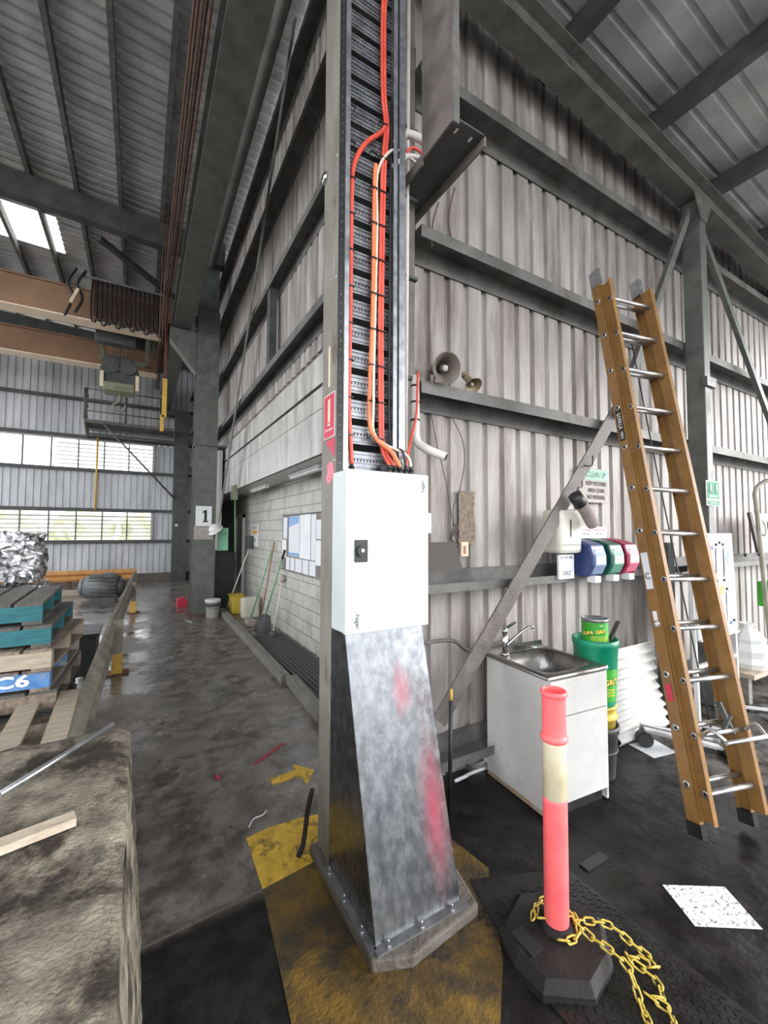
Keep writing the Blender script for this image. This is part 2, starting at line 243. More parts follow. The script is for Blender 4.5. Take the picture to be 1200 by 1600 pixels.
# ---------------------------------------------------------------- mesh helpers
V = Vector
class MB:
    def __init__(s): s.bm = bmesh.new()
    def _f(s, vs, smooth=False):
        try:
            f = s.bm.faces.new(vs); f.smooth = smooth; return f
        except ValueError: pass
    def hexa(s, p):
        v = [s.bm.verts.new(q) for q in p]
        for f in ((0, 3, 2, 1), (4, 5, 6, 7), (0, 1, 5, 4), (1, 2, 6, 5), (2, 3, 7, 6), (3, 0, 4, 7)): s._f([v[i] for i in f])
        return s
    def box(s, x0, x1, y0, y1, z0, z1):
        return s.hexa([(x0, y0, z0), (x1, y0, z0), (x1, y1, z0), (x0, y1, z0), (x0, y0, z1), (x1, y0, z1), (x1, y1, z1), (x0, y1, z1)])
    def obox(s, o, a, b, c):
        o, a, b, c = V(o), V(a), V(b), V(c)
        return s.hexa([o, o+a, o+a+b, o+b, o+c, o+a+c, o+a+b+c, o+b+c])
    def bar(s, p, q, w, h, side=None):
        p, q = V(p), V(q); d = (q-p).normalized(); a = V(side) if side else d.cross(V((0, 0, 1)) if abs(d.z) < .9 else V((1, 0, 0)))
        a = (a - d*a.dot(d)).normalized(); b = d.cross(a)
        return s.obox(p - a*w/2 - b*h/2, q-p, a*w, b*h)
    def ring(s, c, u, v, r, n):
        return [s.bm.verts.new(c + u*math.cos(2*PI*i/n)*r + v*math.sin(2*PI*i/n)*r) for i in range(n)]
    def cyl(s, p, q, r, r2=None, n=16, cap=True):
        p, q = V(p), V(q); d = (q-p).normalized(); u = d.orthogonal().normalized(); v = d.cross(u)
        a = s.ring(p, u, v, r, n); b = s.ring(q, u, v, r if r2 is None else r2, n)
        for i in range(n): s._f([a[i], a[(i+1) % n], b[(i+1) % n], b[i]], True)
        if cap: s._f(a[::-1]); s._f(b)
        return s
    def tube(s, pts, r, n=8, closed=False):
        P = [V(p) for p in pts]; rings = []; u = None
        for i, p in enumerate(P):
            if closed: d = P[(i+1) % len(P)] - P[i-1]
            else: d = P[min(i+1, len(P)-1)] - P[max(i-1, 0)]
            d = d.normalized(); u = d.orthogonal() if u is None else u - d*u.dot(d)
            u = u.normalized(); rings.append(s.ring(p, u, d.cross(u), r, n))
        m = len(P)
        for k in range(m if closed else m-1):
            a, b = rings[k], rings[(k+1) % m]
            for i in range(n): s._f([a[i], a[(i+1) % n], b[(i+1) % n], b[i]], True)
        if not closed: s._f(rings[0][::-1]); s._f(rings[-1])
        return s
    def lathe(s, prof, o=(0, 0, 0), ax=(0, 0, 1), n=28, smooth=True):
        o = V(o); d = V(ax).normalized(); u = d.orthogonal().normalized(); v = d.cross(u); prev = None
        for r, z in prof:
            cur = s.ring(o + d*z, u, v, max(r, 1e-4), n)
            if prev:
                for i in range(n): s._f([prev[i], prev[(i+1) % n], cur[(i+1) % n], cur[i]], smooth)
            prev = cur
        return s
    def prism(s, poly, t):
        t = V(t); a = [s.bm.verts.new(V(p)) for p in poly]; b = [s.bm.verts.new(V(p)+t) for p in poly]; n = len(a)
        s._f(a[::-1]); s._f(b)
        for i in range(n): s._f([a[i], a[(i+1) % n], b[(i+1) % n], b[i]])
        return s
    def sweep(s, prof, p, q, ux, uy):
        """closed profile [(a,b)..] along p->q, a on ux, b on uy"""
        p, q, ux, uy = V(p), V(q), V(ux), V(uy)
        return s.prism([p + ux*a + uy*b for a, b in prof], q-p)
    def build(s, name, m, parent=None, bevel=0, label=None, keep=False):
        bm = s.bm; bmesh.ops.recalc_face_normals(bm, faces=bm.faces[:])
        me = bpy.data.meshes.new(name); o = bpy.data.objects.new(name, me); COL.objects.link(o)
        if parent is not None:
            w = parent.get('_o', (0, 0, 0)); off = V(w)
            o.parent = parent; o['_o'] = tuple(off)
        elif keep: off = V((0, 0, 0)); o['_o'] = (0, 0, 0)
        else:
            xs = [v.co for v in bm.verts]
            off = V(((min(c.x for c in xs)+max(c.x for c in xs))/2, (min(c.y for c in xs)+max(c.y for c in xs))/2, min(c.z for c in xs)))
            o.location = off; o['_o'] = tuple(off)
        bmesh.ops.translate(bm, verts=bm.verts[:], vec=-off)
        bm.to_mesh(me); bm.free(); me.materials.append(M[m] if isinstance(m, str) else m)
        if bevel:
            bv = o.modifiers.new('bevel', 'BEVEL'); bv.width = bevel; bv.segments = 2; bv.limit_method = 'ANGLE'; bv.angle_limit = .7
        if label: o['label'] = label
        return o

def thing(name, label, cat, loc=(0, 0, 0), group=None):
    o = bpy.data.objects.new(name, None); COL.objects.link(o); o.location = loc; o.empty_display_size = .1
    o['_o'] = tuple(loc); o['label'] = label; o['category'] = cat
    if group: o['group'] = group
    return o
def tag(o, label, cat, group=None):
    o['label'] = label; o['category'] = cat
    if group: o['group'] = group
    return o
def struct(o, label=None):
    o['kind'] = 'structure'
    if label: o['label'] = label
    return o
def text(s, size, loc, xd, yd, m, parent, name='lettering', th=.0008, label=None, cx=True, sx=1, bold=0):
    cu = bpy.data.curves.new('t', 'FONT'); cu.body = s; cu.size = size; cu.extrude = th; cu.resolution_u = 2; cu.offset = bold
    if cx: cu.align_x = 'CENTER'; cu.align_y = 'CENTER'
    to = bpy.data.objects.new('t', cu); me = bpy.data.meshes.new_from_object(to); bpy.data.objects.remove(to)
    xd, yd = V(xd).normalized(), V(yd).normalized(); zd = xd.cross(yd)
    off = V(parent.get('_o', (0, 0, 0))) if parent else V((0, 0, 0)); loc = V(loc)
    me.transform(Matrix(((xd.x*sx, yd.x, zd.x, loc.x-off.x), (xd.y*sx, yd.y, zd.y, loc.y-off.y), (xd.z*sx, yd.z, zd.z, loc.z-off.z), (0, 0, 0, 1))))
    me.materials.append(M[m]); o = bpy.data.objects.new(name, me); COL.objects.link(o); o.parent = parent; o['_o'] = tuple(off)
    if label: o['label'] = label
    return o
def copy_tree(o, parent=None):
    kids = [c for c in bpy.data.objects if c.parent == o]
    c = o.copy(); COL.objects.link(c)
    if parent: c.parent = parent
    for k in kids: copy_tree(k, c)
    return c
def corr(u0, u1, P, zlo, zhi, prd=.19, rib=.05, dep=.028):
    """trapezoidal sheet: P(u, n, t) -> point; u along, n normal offset, t 0/1 between the two edges"""
    mb = MB(); us = []; u = u0
    while u < u1:
        for du, n in ((0, 0), (prd-rib-.012, 0), (prd-rib, -1), (prd-.012, -1)):
            if u+du <= u1: us.append((u+du, n*dep))
        u += prd
    us.append((u1, 0)); a = [mb.bm.verts.new(P(x, n, 0)) for x, n in us]; b = [mb.bm.verts.new(P(x, n, 1)) for x, n in us]
    for i in range(len(us)-1): mb._f([a[i], a[i+1], b[i+1], b[i]])
    return mb
def merge(*mbs):
    o = MB()
    for k in mbs:
        me = bpy.data.meshes.new('x'); k.bm.to_mesh(me); k.bm.free(); o.bm.from_mesh(me); bpy.data.meshes.remove(me)
    return o
def CCH(wd, h1, h2, t=.006):   # channel profile opening down: web on top from a=0 (front) to a=wd (back)
    return [(0, 0), (wd, 0), (wd, -h2), (wd-t, -h2), (wd-t, -t), (t, -t), (t, -h1), (0, -h1)]
def IB(w_, h_, tf=.014, tw=.01):
    a, b = w_/2, h_/2
    return [(-a, -b), (a, -b), (a, -b+tf), (tw/2, -b+tf), (tw/2, b-tf), (a, b-tf), (a, b), (-a, b), (-a, b-tf), (-tw/2, b-tf), (-tw/2, -b+tf), (-a, -b+tf)]
def smooth_path(pts, k=5):
    P = [V(p) for p in pts]; out = []
    for i in range(len(P)-1):
        a, b, c, d = P[max(i-1, 0)], P[i], P[i+1], P[min(i+2, len(P)-1)]
        for j in range(k):
            t = j/k; out.append(.5*((2*b) + (c-a)*t + (2*a-5*b+4*c-d)*t*t + (3*b-a-3*c+d)*t**3))
    out.append(P[-1]); return out

# ---------------------------------------------------------------- setting: floor, ground, walls, roofs
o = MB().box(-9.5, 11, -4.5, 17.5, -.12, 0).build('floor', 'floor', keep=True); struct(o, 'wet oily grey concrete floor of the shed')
o = MB().box(-60, 60, -60, 60, -.3, -.13).build('trim_1', 'ground', keep=True); struct(o, 'pale gravel ground outside the shed')

ROOFL = lambda x: 6.44 - .09*x          # lean-to sheet
ROOFM = lambda x: 8.42 - .04*(x-1.7)    # crane bay sheet
o = corr(1.66, 11, lambda x, n, t: (x, 2.5-n, [.02, ROOFL(x)-.03][t]), 0, 0).build('wall_right', 'zinc_wall', keep=True); struct(o, 'grimy ribbed zinc wall right of the corner column')
o = corr(2.52, 17.26, lambda y, n, t: (1.66-n, y, [3.78, ROOFM(1.66)-.03][t]), 0, 0).build('wall_left', 'zinc_wall', keep=True); struct(o, 'upper ribbed zinc wall above pale panels left of the column')
o = corr(10.4, 17.26, lambda y, n, t: (1.64-n, y, [.15, 3.84][t]), 0, 0).build('wall_side', 'zinc_wall', keep=True); struct(o, 'ribbed zinc wall behind the column numbered 1')
o = MB().box(2.25, 2.4, 2.66, 17, 0, 2.66).build('wall_block', 'block', keep=True); struct(o, 'pale painted concrete block wall under the hood')
# back wall: sheet bands round the two window strips
pan = []
def band(x0, x1, z0, z1): pan.append(corr(x0, x1, lambda x, n, t: (x, 17.2-n, [z0, z1][t]), 0, 0))
band(-9, 2.42, .27, 1.42); band(.38, 2.42, 1.42, 2.44); band(-9, 2.42, 2.44, 3.80); band(.38, 2.42, 3.80, 4.86); band(-9, 1.75, 4.86, 8.38)
o = merge(*pan).build('wall_back', 'zinc_far', keep=True); struct(o, 'ribbed zinc back wall with two louvred window strips')
o = MB().box(-9, 1.8, 17.02, 17.34, 0, .27).build('baseboard_back', 'plinth', keep=True); struct(o, 'concrete kerb under the back wall')
for i, (z0, z1) in enumerate(((1.46, 2.40), (3.86, 4.80))):
    mb = MB()
    mb.box(-9, .40, 17.1, 17.22, z0-.05, z0).box(-9, .40, 17.1, 17.22, z1, z1+.05).box(.33, .40, 17.1, 17.22, z0, z1)
    fr = mb.build('window_%d' % (i+1), 'louvre', keep=True); struct(fr, ('lower' if i == 0 else 'upper') + ' louvred window strip in the back wall')
    mb = MB()
    for k in range(12): mb.box(.33-.72*(k+1)-.02, .33-.72*(k+1)+.02, 17.12, 17.18, z0, z1)
    mb.build('mullion', 'girt', fr)
    mb = MB(); n = 7
    for k in range(1, n):
        z = z0 + (z1-z0)*k/n
        xl = -9 if i == 0 else -2.4
        mb.obox((xl, 17.10, z-.035), (.33-xl, 0, 0), (0, .07, .05), (0, .004, -.004))
    mb.build('louvre_blade', 'louvre', fr)
# main roof with ribs across
def roofm(y, n, t): x = [XA, XB][t]; return (x, y, ROOFM(x)-n)
RP = []
for ya, yb, XA, XB in ((-4.5, 11.2, -9.4, 1.8), (11.2, 12.6, -1.75, 1.8), (11.2, 12.6, -9.4, -4.4), (12.6, 17.3, -9.4, 1.8)): RP.append(corr(ya, yb, roofm, 0, 0, rib=.075, dep=.04))
o = merge(*RP).build('ceiling', 'zinc_roof', keep=True); struct(o, 'ribbed zinc roof of the crane bay')
def roofl(y, n, t): x = [1.2, 11.2][t]; return (x, y, ROOFL(x)-n)
o = corr(-4.5, 2.56, roofl, 0, 0, rib=.045).build('ceiling_2', 'zinc_roof', keep=True); o.name = 'ceiling'; struct(o, 'ribbed zinc roof over the bay right of the column')
# hood of pale panels above the block wall
hood = thing('panel_hood', 'long hood of streaked pale panels above the block wall', 'wall panel', (1.7, 6.5, 2.65)); hood['kind'] = 'structure'
for k, (z0, z1) in enumerate(((2.65, 3.145), (3.155, 3.395), (3.44, 3.85))):
    MB().box(1.70 + .0*k, 1.74, 2.56, 17.0, z0, z1).build('panel', 'panel', hood, label='%s pale hood panel' % ('lowest', 'middle narrow', 'topmost')[k])
MB().box(1.72, 2.25, 2.56, 17.0, 2.65, 2.69).build('soffit', 'panel', hood)
MB().box(1.73, 1.76, 2.56, 17.0, 3.395, 3.44).build('joint_gap', 'black', hood)
# block wall far door
d = MB().box(2.235, 2.25, 10.8, 11.6, .02, 2.1).build('door_1', 'panel', keep=True); struct(d, 'pale door in the block wall')
MB().tube([(2.22, 11.5, 1.0), (2.19, 11.5, 1.0), (2.19, 11.5, .88), (2.22, 11.5, .88)], .01).build('door_handle', 'chrome', d)
fr = MB().box(2.19, 2.25, 10.72, 10.79, 0, 2.2).box(2.19, 2.25, 11.61, 11.68, 0, 2.2).box(2.19, 2.25, 10.72, 11.68, 2.12, 2.2).build('trim_2', 'white', keep=True); struct(fr, 'door frame in the block wall')

# ---------------------------------------------------------------- steel frame
def orn(i): return ['lowest', 'second', 'third', 'fourth', 'fifth', 'sixth', 'seventh', 'eighth', 'ninth'][i]
for i, z in enumerate((.33, 1.52, 2.82, 3.91, 5.10)):
    x1 = 11
    mb = MB().sweep(CCH(.2, .085, .15), (1.62, 2.29, z), (x1, 2.29, z), (0, 1, 0), (0, 0, 1))
    if i < 2: # lower girts open upward: seen from above / level
        mb = MB().sweep([(a, -b-.14) for a, b in CCH(.2, .06, .14)], (1.62, 2.29, z), (x1, 2.29, z), (0, 1, 0), (0, 0, 1))
    tag(mb.build('wall_girt', 'girt'), 'grimy grey horizontal channel on the right wall, %s from the floor' % orn(i), 'wall girt', 'girts on the right wall')
for i, z in enumerate((4.13, 5.34, 6.62, 7.75)):
    mb = MB().sweep(CCH(.17, .10, .17), (1.49, 2.42, z), (1.49, 17, z), (1, 0, 0), (0, 0, 1))
    tag(mb.build('wall_girt', 'girt'), 'dark horizontal channel on the left upper wall, %s above the pale panels' % ['just', 'second', 'third', 'topmost'][i], 'wall girt', 'girts on the left wall')
for i, z in enumerate((1.40, 2.47, 3.80, 4.90, 6.15)):
    mb = MB().box(-9, 1.62, 17.0, 17.09, z-.05, z+.05)
    tag(mb.build('wall_girt', 'steel_dark'), 'thin dark rail across the back wall, %s from the floor' % orn(i), 'wall girt', 'girts on the back wall')
tag(MB().box(1.50, 1.6, 5.8, 5.95, 4.14, 5.22).build('vertical_stud', 'steel_dark'), 'short vertical steel stud between two girts of the left wall', 'stud')
# corner column
cc = thing('steel_column', 'worn grey brown corner column with stickers behind the electrical box', 'column', (1.01, 2.17, 0))
MB().box(.905, .918, 2.05, 2.285, 0, 8.2).build('left_flange', 'col_corner', cc, bevel=.003)
MB().box(1.22, 1.233, 2.05, 2.285, 0, 8.2).build('right_flange', 'col_corner', cc, bevel=.003)
MB().box(.918, 1.22, 2.16, 2.175, 0, 8.2).build('web', 'steel_dark', cc)  # web set dark: shade behind the tray put into its colour
mb = MB()
for z in (.9, 1.6, 2.18, 3.2, 3.9): mb.cyl((.90, 2.09, z), (.906, 2.09, z), .006, n=8)
mb.build('bolt', 'white', cc)
# column number 1
c1 = thing('steel_column', 'big grey green steel column carrying the number 1 sign', 'column', (1.2, 9.85, 0))
MB().box(.97, 1.42, 9.70, 9.72, 0, 6.6).build('front_flange', 'steel_green', c1)
MB().box(1.19, 1.21, 9.72, 10.1, 0, 6.6).build('web', 'steel_green', c1)
MB().box(.97, 1.42, 10.1, 10.12, 0, 6.6).build('rear_flange', 'steel_green', c1)
MB().box(1.0, 1.4, 9.76, 10.06, 6.6, 7.9).build('upper_shaft', 'steel_dark', c1)
MB().box(.96, 1.62, 9.66, 10.13, 3.62, 3.65).build('stiffener_plate', 'steel_green', c1)
MB().box(.94, 1.44, 9.67, 10.14, 6.12, 6.14).build('cap_plate', 'steel_green', c1)
MB().prism([(.97, 9.8, 5.2), (.97, 9.8, 6.1), (.45, 9.8, 6.1), (.45, 9.8, 5.85)], (0, .25, 0)).build('crane_bracket', 'steel_green', c1)
MB().box(.93, 1.46, 9.62, 10.18, 0, .03).build('base_plate', 'rust', c1)
fc = thing('steel_column', 'dark grey column in the far corner beside the back wall', 'column', (1.2, 17, 0))
MB().box(1.0, 1.46, 16.62, 16.98, 0, 5.9).build('column_shaft', 'steel_dark', fc); MB().box(.55, 1.46, 16.62, 16.98, 5.9, 6.08).build('crane_bracket', 'steel_dark', fc)
MB().box(1.08, 1.16, 16.60, 16.62, 1.93, 2.02).build('socket_plate', 'white', fc)
# crane runway
rb = MB().sweep(IB(.34, .55, .03, .02), (.68, -3.5, 6.42), (.68, 16.98, 6.42), (1, 0, 0), (0, 0, 1)).build('crane_runway_beam', 'steel_green')
tag(rb, 'long grey green crane runway beam running overhead to the column numbered 1', 'beam')
tag(MB().box(.655, .705, -3.5, 16.98, 6.70, 6.76).build('crane_rail', 'rust'), 'rusty rail lying on top of the runway beam', 'rail')
for k in range(5):
    x = .30 + k*.035
    tag(MB().cyl((x, -3.5, 6.55+.03*(k % 2)), (x, 16, 6.55+.03*(k % 2)), .012, n=6).build('conductor_bar', 'rust'), 'thin rusty conductor bar left of the runway beam, %s from the left' % ['first', 'second', 'third', 'fourth', 'fifth'][k], 'conductor bar', 'conductor bars along the crane runway')
tag(MB().cyl((1.22, -3.5, 7.62), (1.22, 9.7, 7.62), .075, n=14).build('roof_pipe', 'steel_green'), 'thick grey pipe under the roof between runway and left wall', 'pipe')
tag(MB().cyl((.40, -3.5, 7.75), (.40, 9.6, 7.75), .03, n=8).build('roof_conduit', 'girt'), 'thin conduit under the crane bay roof left of the runway', 'conduit')
# portal rafter, second rafter, purlins
def raf(y, lab): 
    return tag(MB().prism([(-9, y, ROOFM(-9)-.22-.38), (1.5, y, ROOFM(1.5)-.22-.50), (1.5, y, ROOFM(1.5)-.22), (-9, y, ROOFM(-9)-.22)], (0, .22, 0)).build('roof_rafter', 'steel_dark'), lab, 'rafter')
raf(9.75, 'deep dark rafter crossing the crane bay roof at the numbered column'); raf(16.6, 'dark rafter close to the back wall')
raf(2.1, 'dark rafter crossing the crane bay roof at the corner column')
for i in range(9):
    x = .95 - (0 if i == 0 else .72 + (i-1)*.73)
    tag(MB().box(x-.035, x+.035, -4.4, 17.2, ROOFM(x)-.21, ROOFM(x)-.02).build('roof_purlin', 'girt'), 'steel purlin under the crane bay roof, %s from the left wall' % (orn(i) if 0 < i < 9 else ('nearest' if i == 0 else 'row %d' % (i+1))), 'purlin', 'purlins of the crane bay roof')
tag(MB().bar((-.9, 10.3, 7.85), (.9, 12.3, 7.85), .12, .1).build('roof_brace', 'steel_dark'), 'dark diagonal brace under the roof behind the deep rafter', 'brace')
XA, XB = -4.4, -1.75; sk = corr(11.2, 12.6, roofm, 0, 0, rib=.075, dep=.04).build('roof_skylight_sheet', 'skylight'); tag(sk, 'amber translucent sheet in the crane bay roof', 'skylight')
# lean-to rafter on right wall and purlins
RB = lambda x: 5.92 - .09*x
rf = thing('roof_rafter', 'sloping grey green rafter along the top of the right wall', 'rafter', (5, 2.2, 5.3))
MB().prism([(1.2, 2.10, RB(1.2)), (11, 2.10, RB(11)), (11, 2.10, RB(11)+.022), (1.2, 2.10, RB(1.2)+.022)], (0, .2, 0)).build('bottom_flange', 'steel_green', rf)
MB().prism([(1.2, 2.10, RB(1.2)+.28), (11, 2.10, RB(11)+.28), (11, 2.10, RB(11)+.3), (1.2, 2.10, RB(1.2)+.3)], (0, .2, 0)).build('top_flange', 'steel_green', rf)
MB().prism([(1.2, 2.19, RB(1.2)+.022), (11, 2.19, RB(11)+.022), (11, 2.19, RB(11)+.28), (1.2, 2.19, RB(1.2)+.28)], (0, .014, 0)).build('web', 'steel_green', rf)
for i, x in enumerate((1.75, 3.05, 4.35, 5.65, 6.95, 8.25, 9.55)):
    z = RB(x) + .3
    tag(MB().sweep([(0, 0), (.09, 0), (.09, .02), (.015, .02), (.015, .17), (.09, .17), (.09, .19), (0, .19)], (x, -4.4, z), (x, 2.48, z), (1, 0, 0), (0, 0, 1)).build('roof_purlin', 'steel_dark'),
        'dark purlin under the right bay roof, %s from the corner column' % (orn(i) if i else 'nearest'), 'purlin', 'purlins of the right bay roof')
# mullion post and braces on right wall
po = thing('steel_post', 'tall grey green post against the right wall behind the ladder', 'post', (5.3, 2.2, 0))
MB().box(5.17, 5.30, 2.10, 2.28, 0, RB(5.2)).build('post_shaft', 'steel_green', po, bevel=.008)
MB().box(5.15, 5.36, 2.07, 2.12, 3.36, 3.46).build('clamp', 'steel_green', po)
MB().prism([(5.05, 2.09, RB(5)-.02), (5.42, 2.09, RB(5.4)-.02), (5.30, 2.09, RB(5.3)-.25), (5.17, 2.09, RB(5.2)-.25)], (0, .01, 0)).build('gusset_plate', 'steel_green', po)
tag(MB().bar((1.72, 2.235, .56), (3.78, 2.235, 2.93), .012, .125, side=(0, 1, 0)).build('flat_brace', 'bracket'), 'flat diagonal steel brace rising behind the sink to the ladder', 'brace')
tag(MB().bar((3.72, 2.2, 2.85), (5.16, 2.2, 5.36), .05, .075, side=(0, 1, 0)).build('angle_brace', 'girt'), 'diagonal brace from the ladder up to the top of the post, left side', 'brace')
tag(MB().bar((5.30, 2.2, 5.35), (7.6, 2.2, 2.85), .05, .085, side=(0, 1, 0)).build('angle_brace', 'steel_green'), 'diagonal brace running down right from the top of the post', 'brace')
tag(MB().bar((1.44, 9.4, 2.0), (1.44, 4.65, 7.9), .012, .13, side=(1, 0, 0)).build('flat_brace', 'steel_green'), 'long flat diagonal brace across the left wall beside the numbered column', 'brace')

# ---------------------------------------------------------------- electrical box, shroud, tray
eb = thing('electrical_enclosure', 'pale grey electrical enclosure with a black latch on the corner column', 'electrical box', (1.12, 1.97, 1.29))
MB().box(.875, 1.368, 1.90, 2.05, 1.295, 2.105).build('enclosure_body', 'box_white', eb, bevel=.006)
MB().box(.873, 1.372, 1.875, 1.897, 1.292, 2.108).build('enclosure_door', 'box_white', eb, bevel=.005)
l = MB().box(.921, .993, 1.868, 1.876, 1.645, 1.755).build('latch_plate', 'black', eb, bevel=.003, label='black latch plate')
MB().cyl((.957, 1.855, 1.70), (.957, 1.87, 1.70), .028, n=24).build('latch_knob', 'black', l)
MB().cyl((.957, 1.852, 1.703), (.957, 1.856, 1.703), .009, n=16).build('keyhole', 'chrome', l, label='chrome keyhole')
MB().box(1.372, 1.398, 1.885, 1.93, 1.79, 1.90).build('hinge', 'box_white', eb)
text('hager', .030, (1.333, 1.8745, 2.045), (0, 0, 1), (-1, 0, 0), 'ink', eb)
text(':hager', .032, (.940, 1.8745, 1.355), (0, 0, -1), (1, 0, 0), 'ink', eb)
gl = []
for i, x in enumerate((.955, 1.118, 1.155, 1.19, 1.225, 1.262, 1.295)):
    gy_ = 1.985 if x < 1.15 else 1.935
    MB().cyl((x, gy_, 2.10), (x, gy_, 2.135), .016, n=8).cyl((x, gy_, 2.135), (x, gy_, 2.155), .012, .010, n=12).build('cable_gland', 'black', eb)

sh = thing('sheet_metal_shroud', 'flared galvanised sheet shroud below the electrical box with red spray', 'shroud', (1.12, 1.85, .055))
T0, T1, B0, B1, YT, YB, YK, ZT, ZB = .877, 1.335, .897, 1.352, 1.885, 1.60, 2.10, 1.292, .065
MB().hexa([(B0, YB, ZB), (B1, YB, ZB), (B1, YB+.004, ZB), (B0, YB+.004, ZB), (T0, YT, ZT), (T1, YT, ZT), (T1, YT+.004, ZT), (T0, YT+.004, ZT)]).build('front_panel', 'shroud', sh)
for xb, xt, s in ((B0, T0, 1), (B1, T1, -1)):
    MB().hexa([(xb, YB, ZB), (xb+.003*s, YB, ZB), (xb+.003*s, YK, ZB), (xb, YK, ZB), (xt, YT, ZT), (xt+.003*s, YT, ZT), (xt+.003*s, YK-.05, ZT), (xt, YK-.05, ZT)]).build('side_panel', 'galv', sh)
fl = MB().box(B0-.035, B0, YB-.01, YK, ZB-.008, ZB).box(B0-.01, B1+.02, YB-.04, YB, ZB-.008, ZB).build('base_flange', 'galv_plain', sh)
for x, y in ((B0+.05, YB-.022), (B0+.22, YB-.022), (B0+.39, YB-.022), (B0-.018, YB+.09), (B0-.018, YB+.27), (B0-.018, YB+.45)):
    MB().cyl((x, y, ZB), (x, y, ZB+.006), .014, n=6).cyl((x, y, ZB+.006), (x, y, ZB+.028), .005, n=8).build('anchor_bolt', 'galv_plain', fl)
pl = MB().prism([(.86, 1.565, 0), (1.02, 1.50, 0), (1.42, 1.545, 0), (1.47, 1.75, 0), (1.42, 2.3, 0), (.86, 2.3, 0)], (0, 0, .056)).build('concrete_plinth', 'plinth', bevel=.012); tag(pl, 'low grey concrete pad under the metal shroud', 'plinth')

tr = thing('cable_ladder_tray', 'vertical slotted cable tray rising above the electrical box', 'cable tray', (1.08, 2.0, 2.11))
RAIL = [(0, 0), (.05, 0), (.05, .004), (.004, .004), (.004, .07), (.05, .07), (.05, .074), (0, .074)]
MB().box(.893, .897, 1.962, 2.045, 2.112, 5.9).build('side_rail', 'black', tr, label='black left rail')
MB().box(.893, .918, 1.955, 1.961, 2.112, 5.9).build('rail_lip', 'galv_plain', tr)
mb = MB(); 
for k in range(70): mb.box(.8915, .893, 1.995, 2.003, 2.15+.05*k, 2.158+.05*k)
mb.build('slot_row', 'galv_plain', tr)['kind'] = 'stuff'
MB().box(1.215, 1.219, 1.955, 2.045, 2.112, 5.9).box(1.19, 1.219, 1.955, 1.959, 2.112, 5.9).build('side_rail', 'tray', tr, label='right rail')
MB().box(1.235, 1.275, 1.965, 2.045, 2.112, 5.9).box(1.221, 1.235, 1.985, 2.045, 2.112, 5.9).build('strut_channel', 'tray', tr)
for k in range(26):
    z = 2.13 + .1385*k
    mb = MB().box(.897, 1.215, 2.02, 2.024, z, z+.10)
    for zz in (z+.012, z+.036, z+.06, z+.084): mb.box(.897, 1.215, 2.014, 2.02, zz, zz+.007)
    r = mb.build('rung', 'tray', tr)
    mb = MB()
    for j in range(13): mb.box(.945+j*.0195, .952+j*.0195, 2.0185, 2.0199, z+.042, z+.059)
    mb.build('slots', 'black', r)

def cable(name, pts, r, m, label, cat='cable', group=None, n=8, k=5):
    return tag(MB().tube(smooth_path(pts, k), r, n).build(name, m), label, cat, group)
cable('power_cable', [(.955, 1.985, 2.15), (.948, 1.985, 2.25), (.935, 1.985, 2.5), (.94, 1.985, 3.0), (.942, 1.985, 3.6), (.958, 1.985, 3.8), (1.03, 1.985, 3.95), (1.12, 1.985, 4.05), (1.16, 1.985, 4.12)], .013, 'red_cable', 'thick red cable curving down the left side of the tray')
for i, dx in enumerate((0, .018)):
    cable('power_cable', [(1.158+.033*i, 1.935, 2.15), (1.135+dx, 1.985, 2.26), (1.122+dx, 1.985, 2.45), (1.118+dx, 1.985, 3.0), (1.13+dx, 1.985, 3.8), (1.15+dx, 1.985, 4.1), (1.13+dx, 1.985, 4.3), (1.128+dx, 1.985, 4.8), (1.15+dx, 1.985, 5.0), (1.15+dx, 1.985, 5.8)], .0095, 'red_cable',
          '%s of the two red cables running side by side up the tray' % ('left' if i == 0 else 'right'), group='red cables in the tray')
cable('power_cable', [(1.225, 1.935, 2.15), (1.17, 1.94, 2.23), (1.07, 1.985, 2.34), (1.06, 1.985, 2.6), (1.075, 1.985, 3.0), (1.082, 1.985, 3.7), (1.09, 1.985, 3.85)], .012, 'orange_cable', 'orange cable down the middle of the tray')
cable('power_cable', [(1.295, 1.935, 2.15), (1.26, 1.93, 2.22), (1.10, 1.985, 2.31), (1.075, 1.97, 2.5), (1.09, 1.985, 3.0), (1.10, 1.985, 3.5), (1.10, 1.985, 3.8), (1.17, 1.97, 3.95), (1.26, 1.98, 4.0), (1.38, 2.0, 4.0)], .008, 'cream_cable', 'cream coloured cable beside the orange cable in the tray')
cable('power_cable', [(1.262, 1.935, 2.15), (1.235, 1.93, 2.24), (1.19, 1.985, 2.32), (1.185, 1.985, 3.0), (1.19, 1.985, 4.3)], .007, 'black', 'thin black cable along the right rail of the tray')
cable('power_cable', [(1.262, 1.935, 2.15), (1.29, 1.95, 2.25), (1.37, 2.04, 2.36), (1.42, 2.06, 2.5), (1.43, 2.06, 2.76)], .008, 'red_cable', 'short reddish cable looping to the bent conduit')
ti = 0
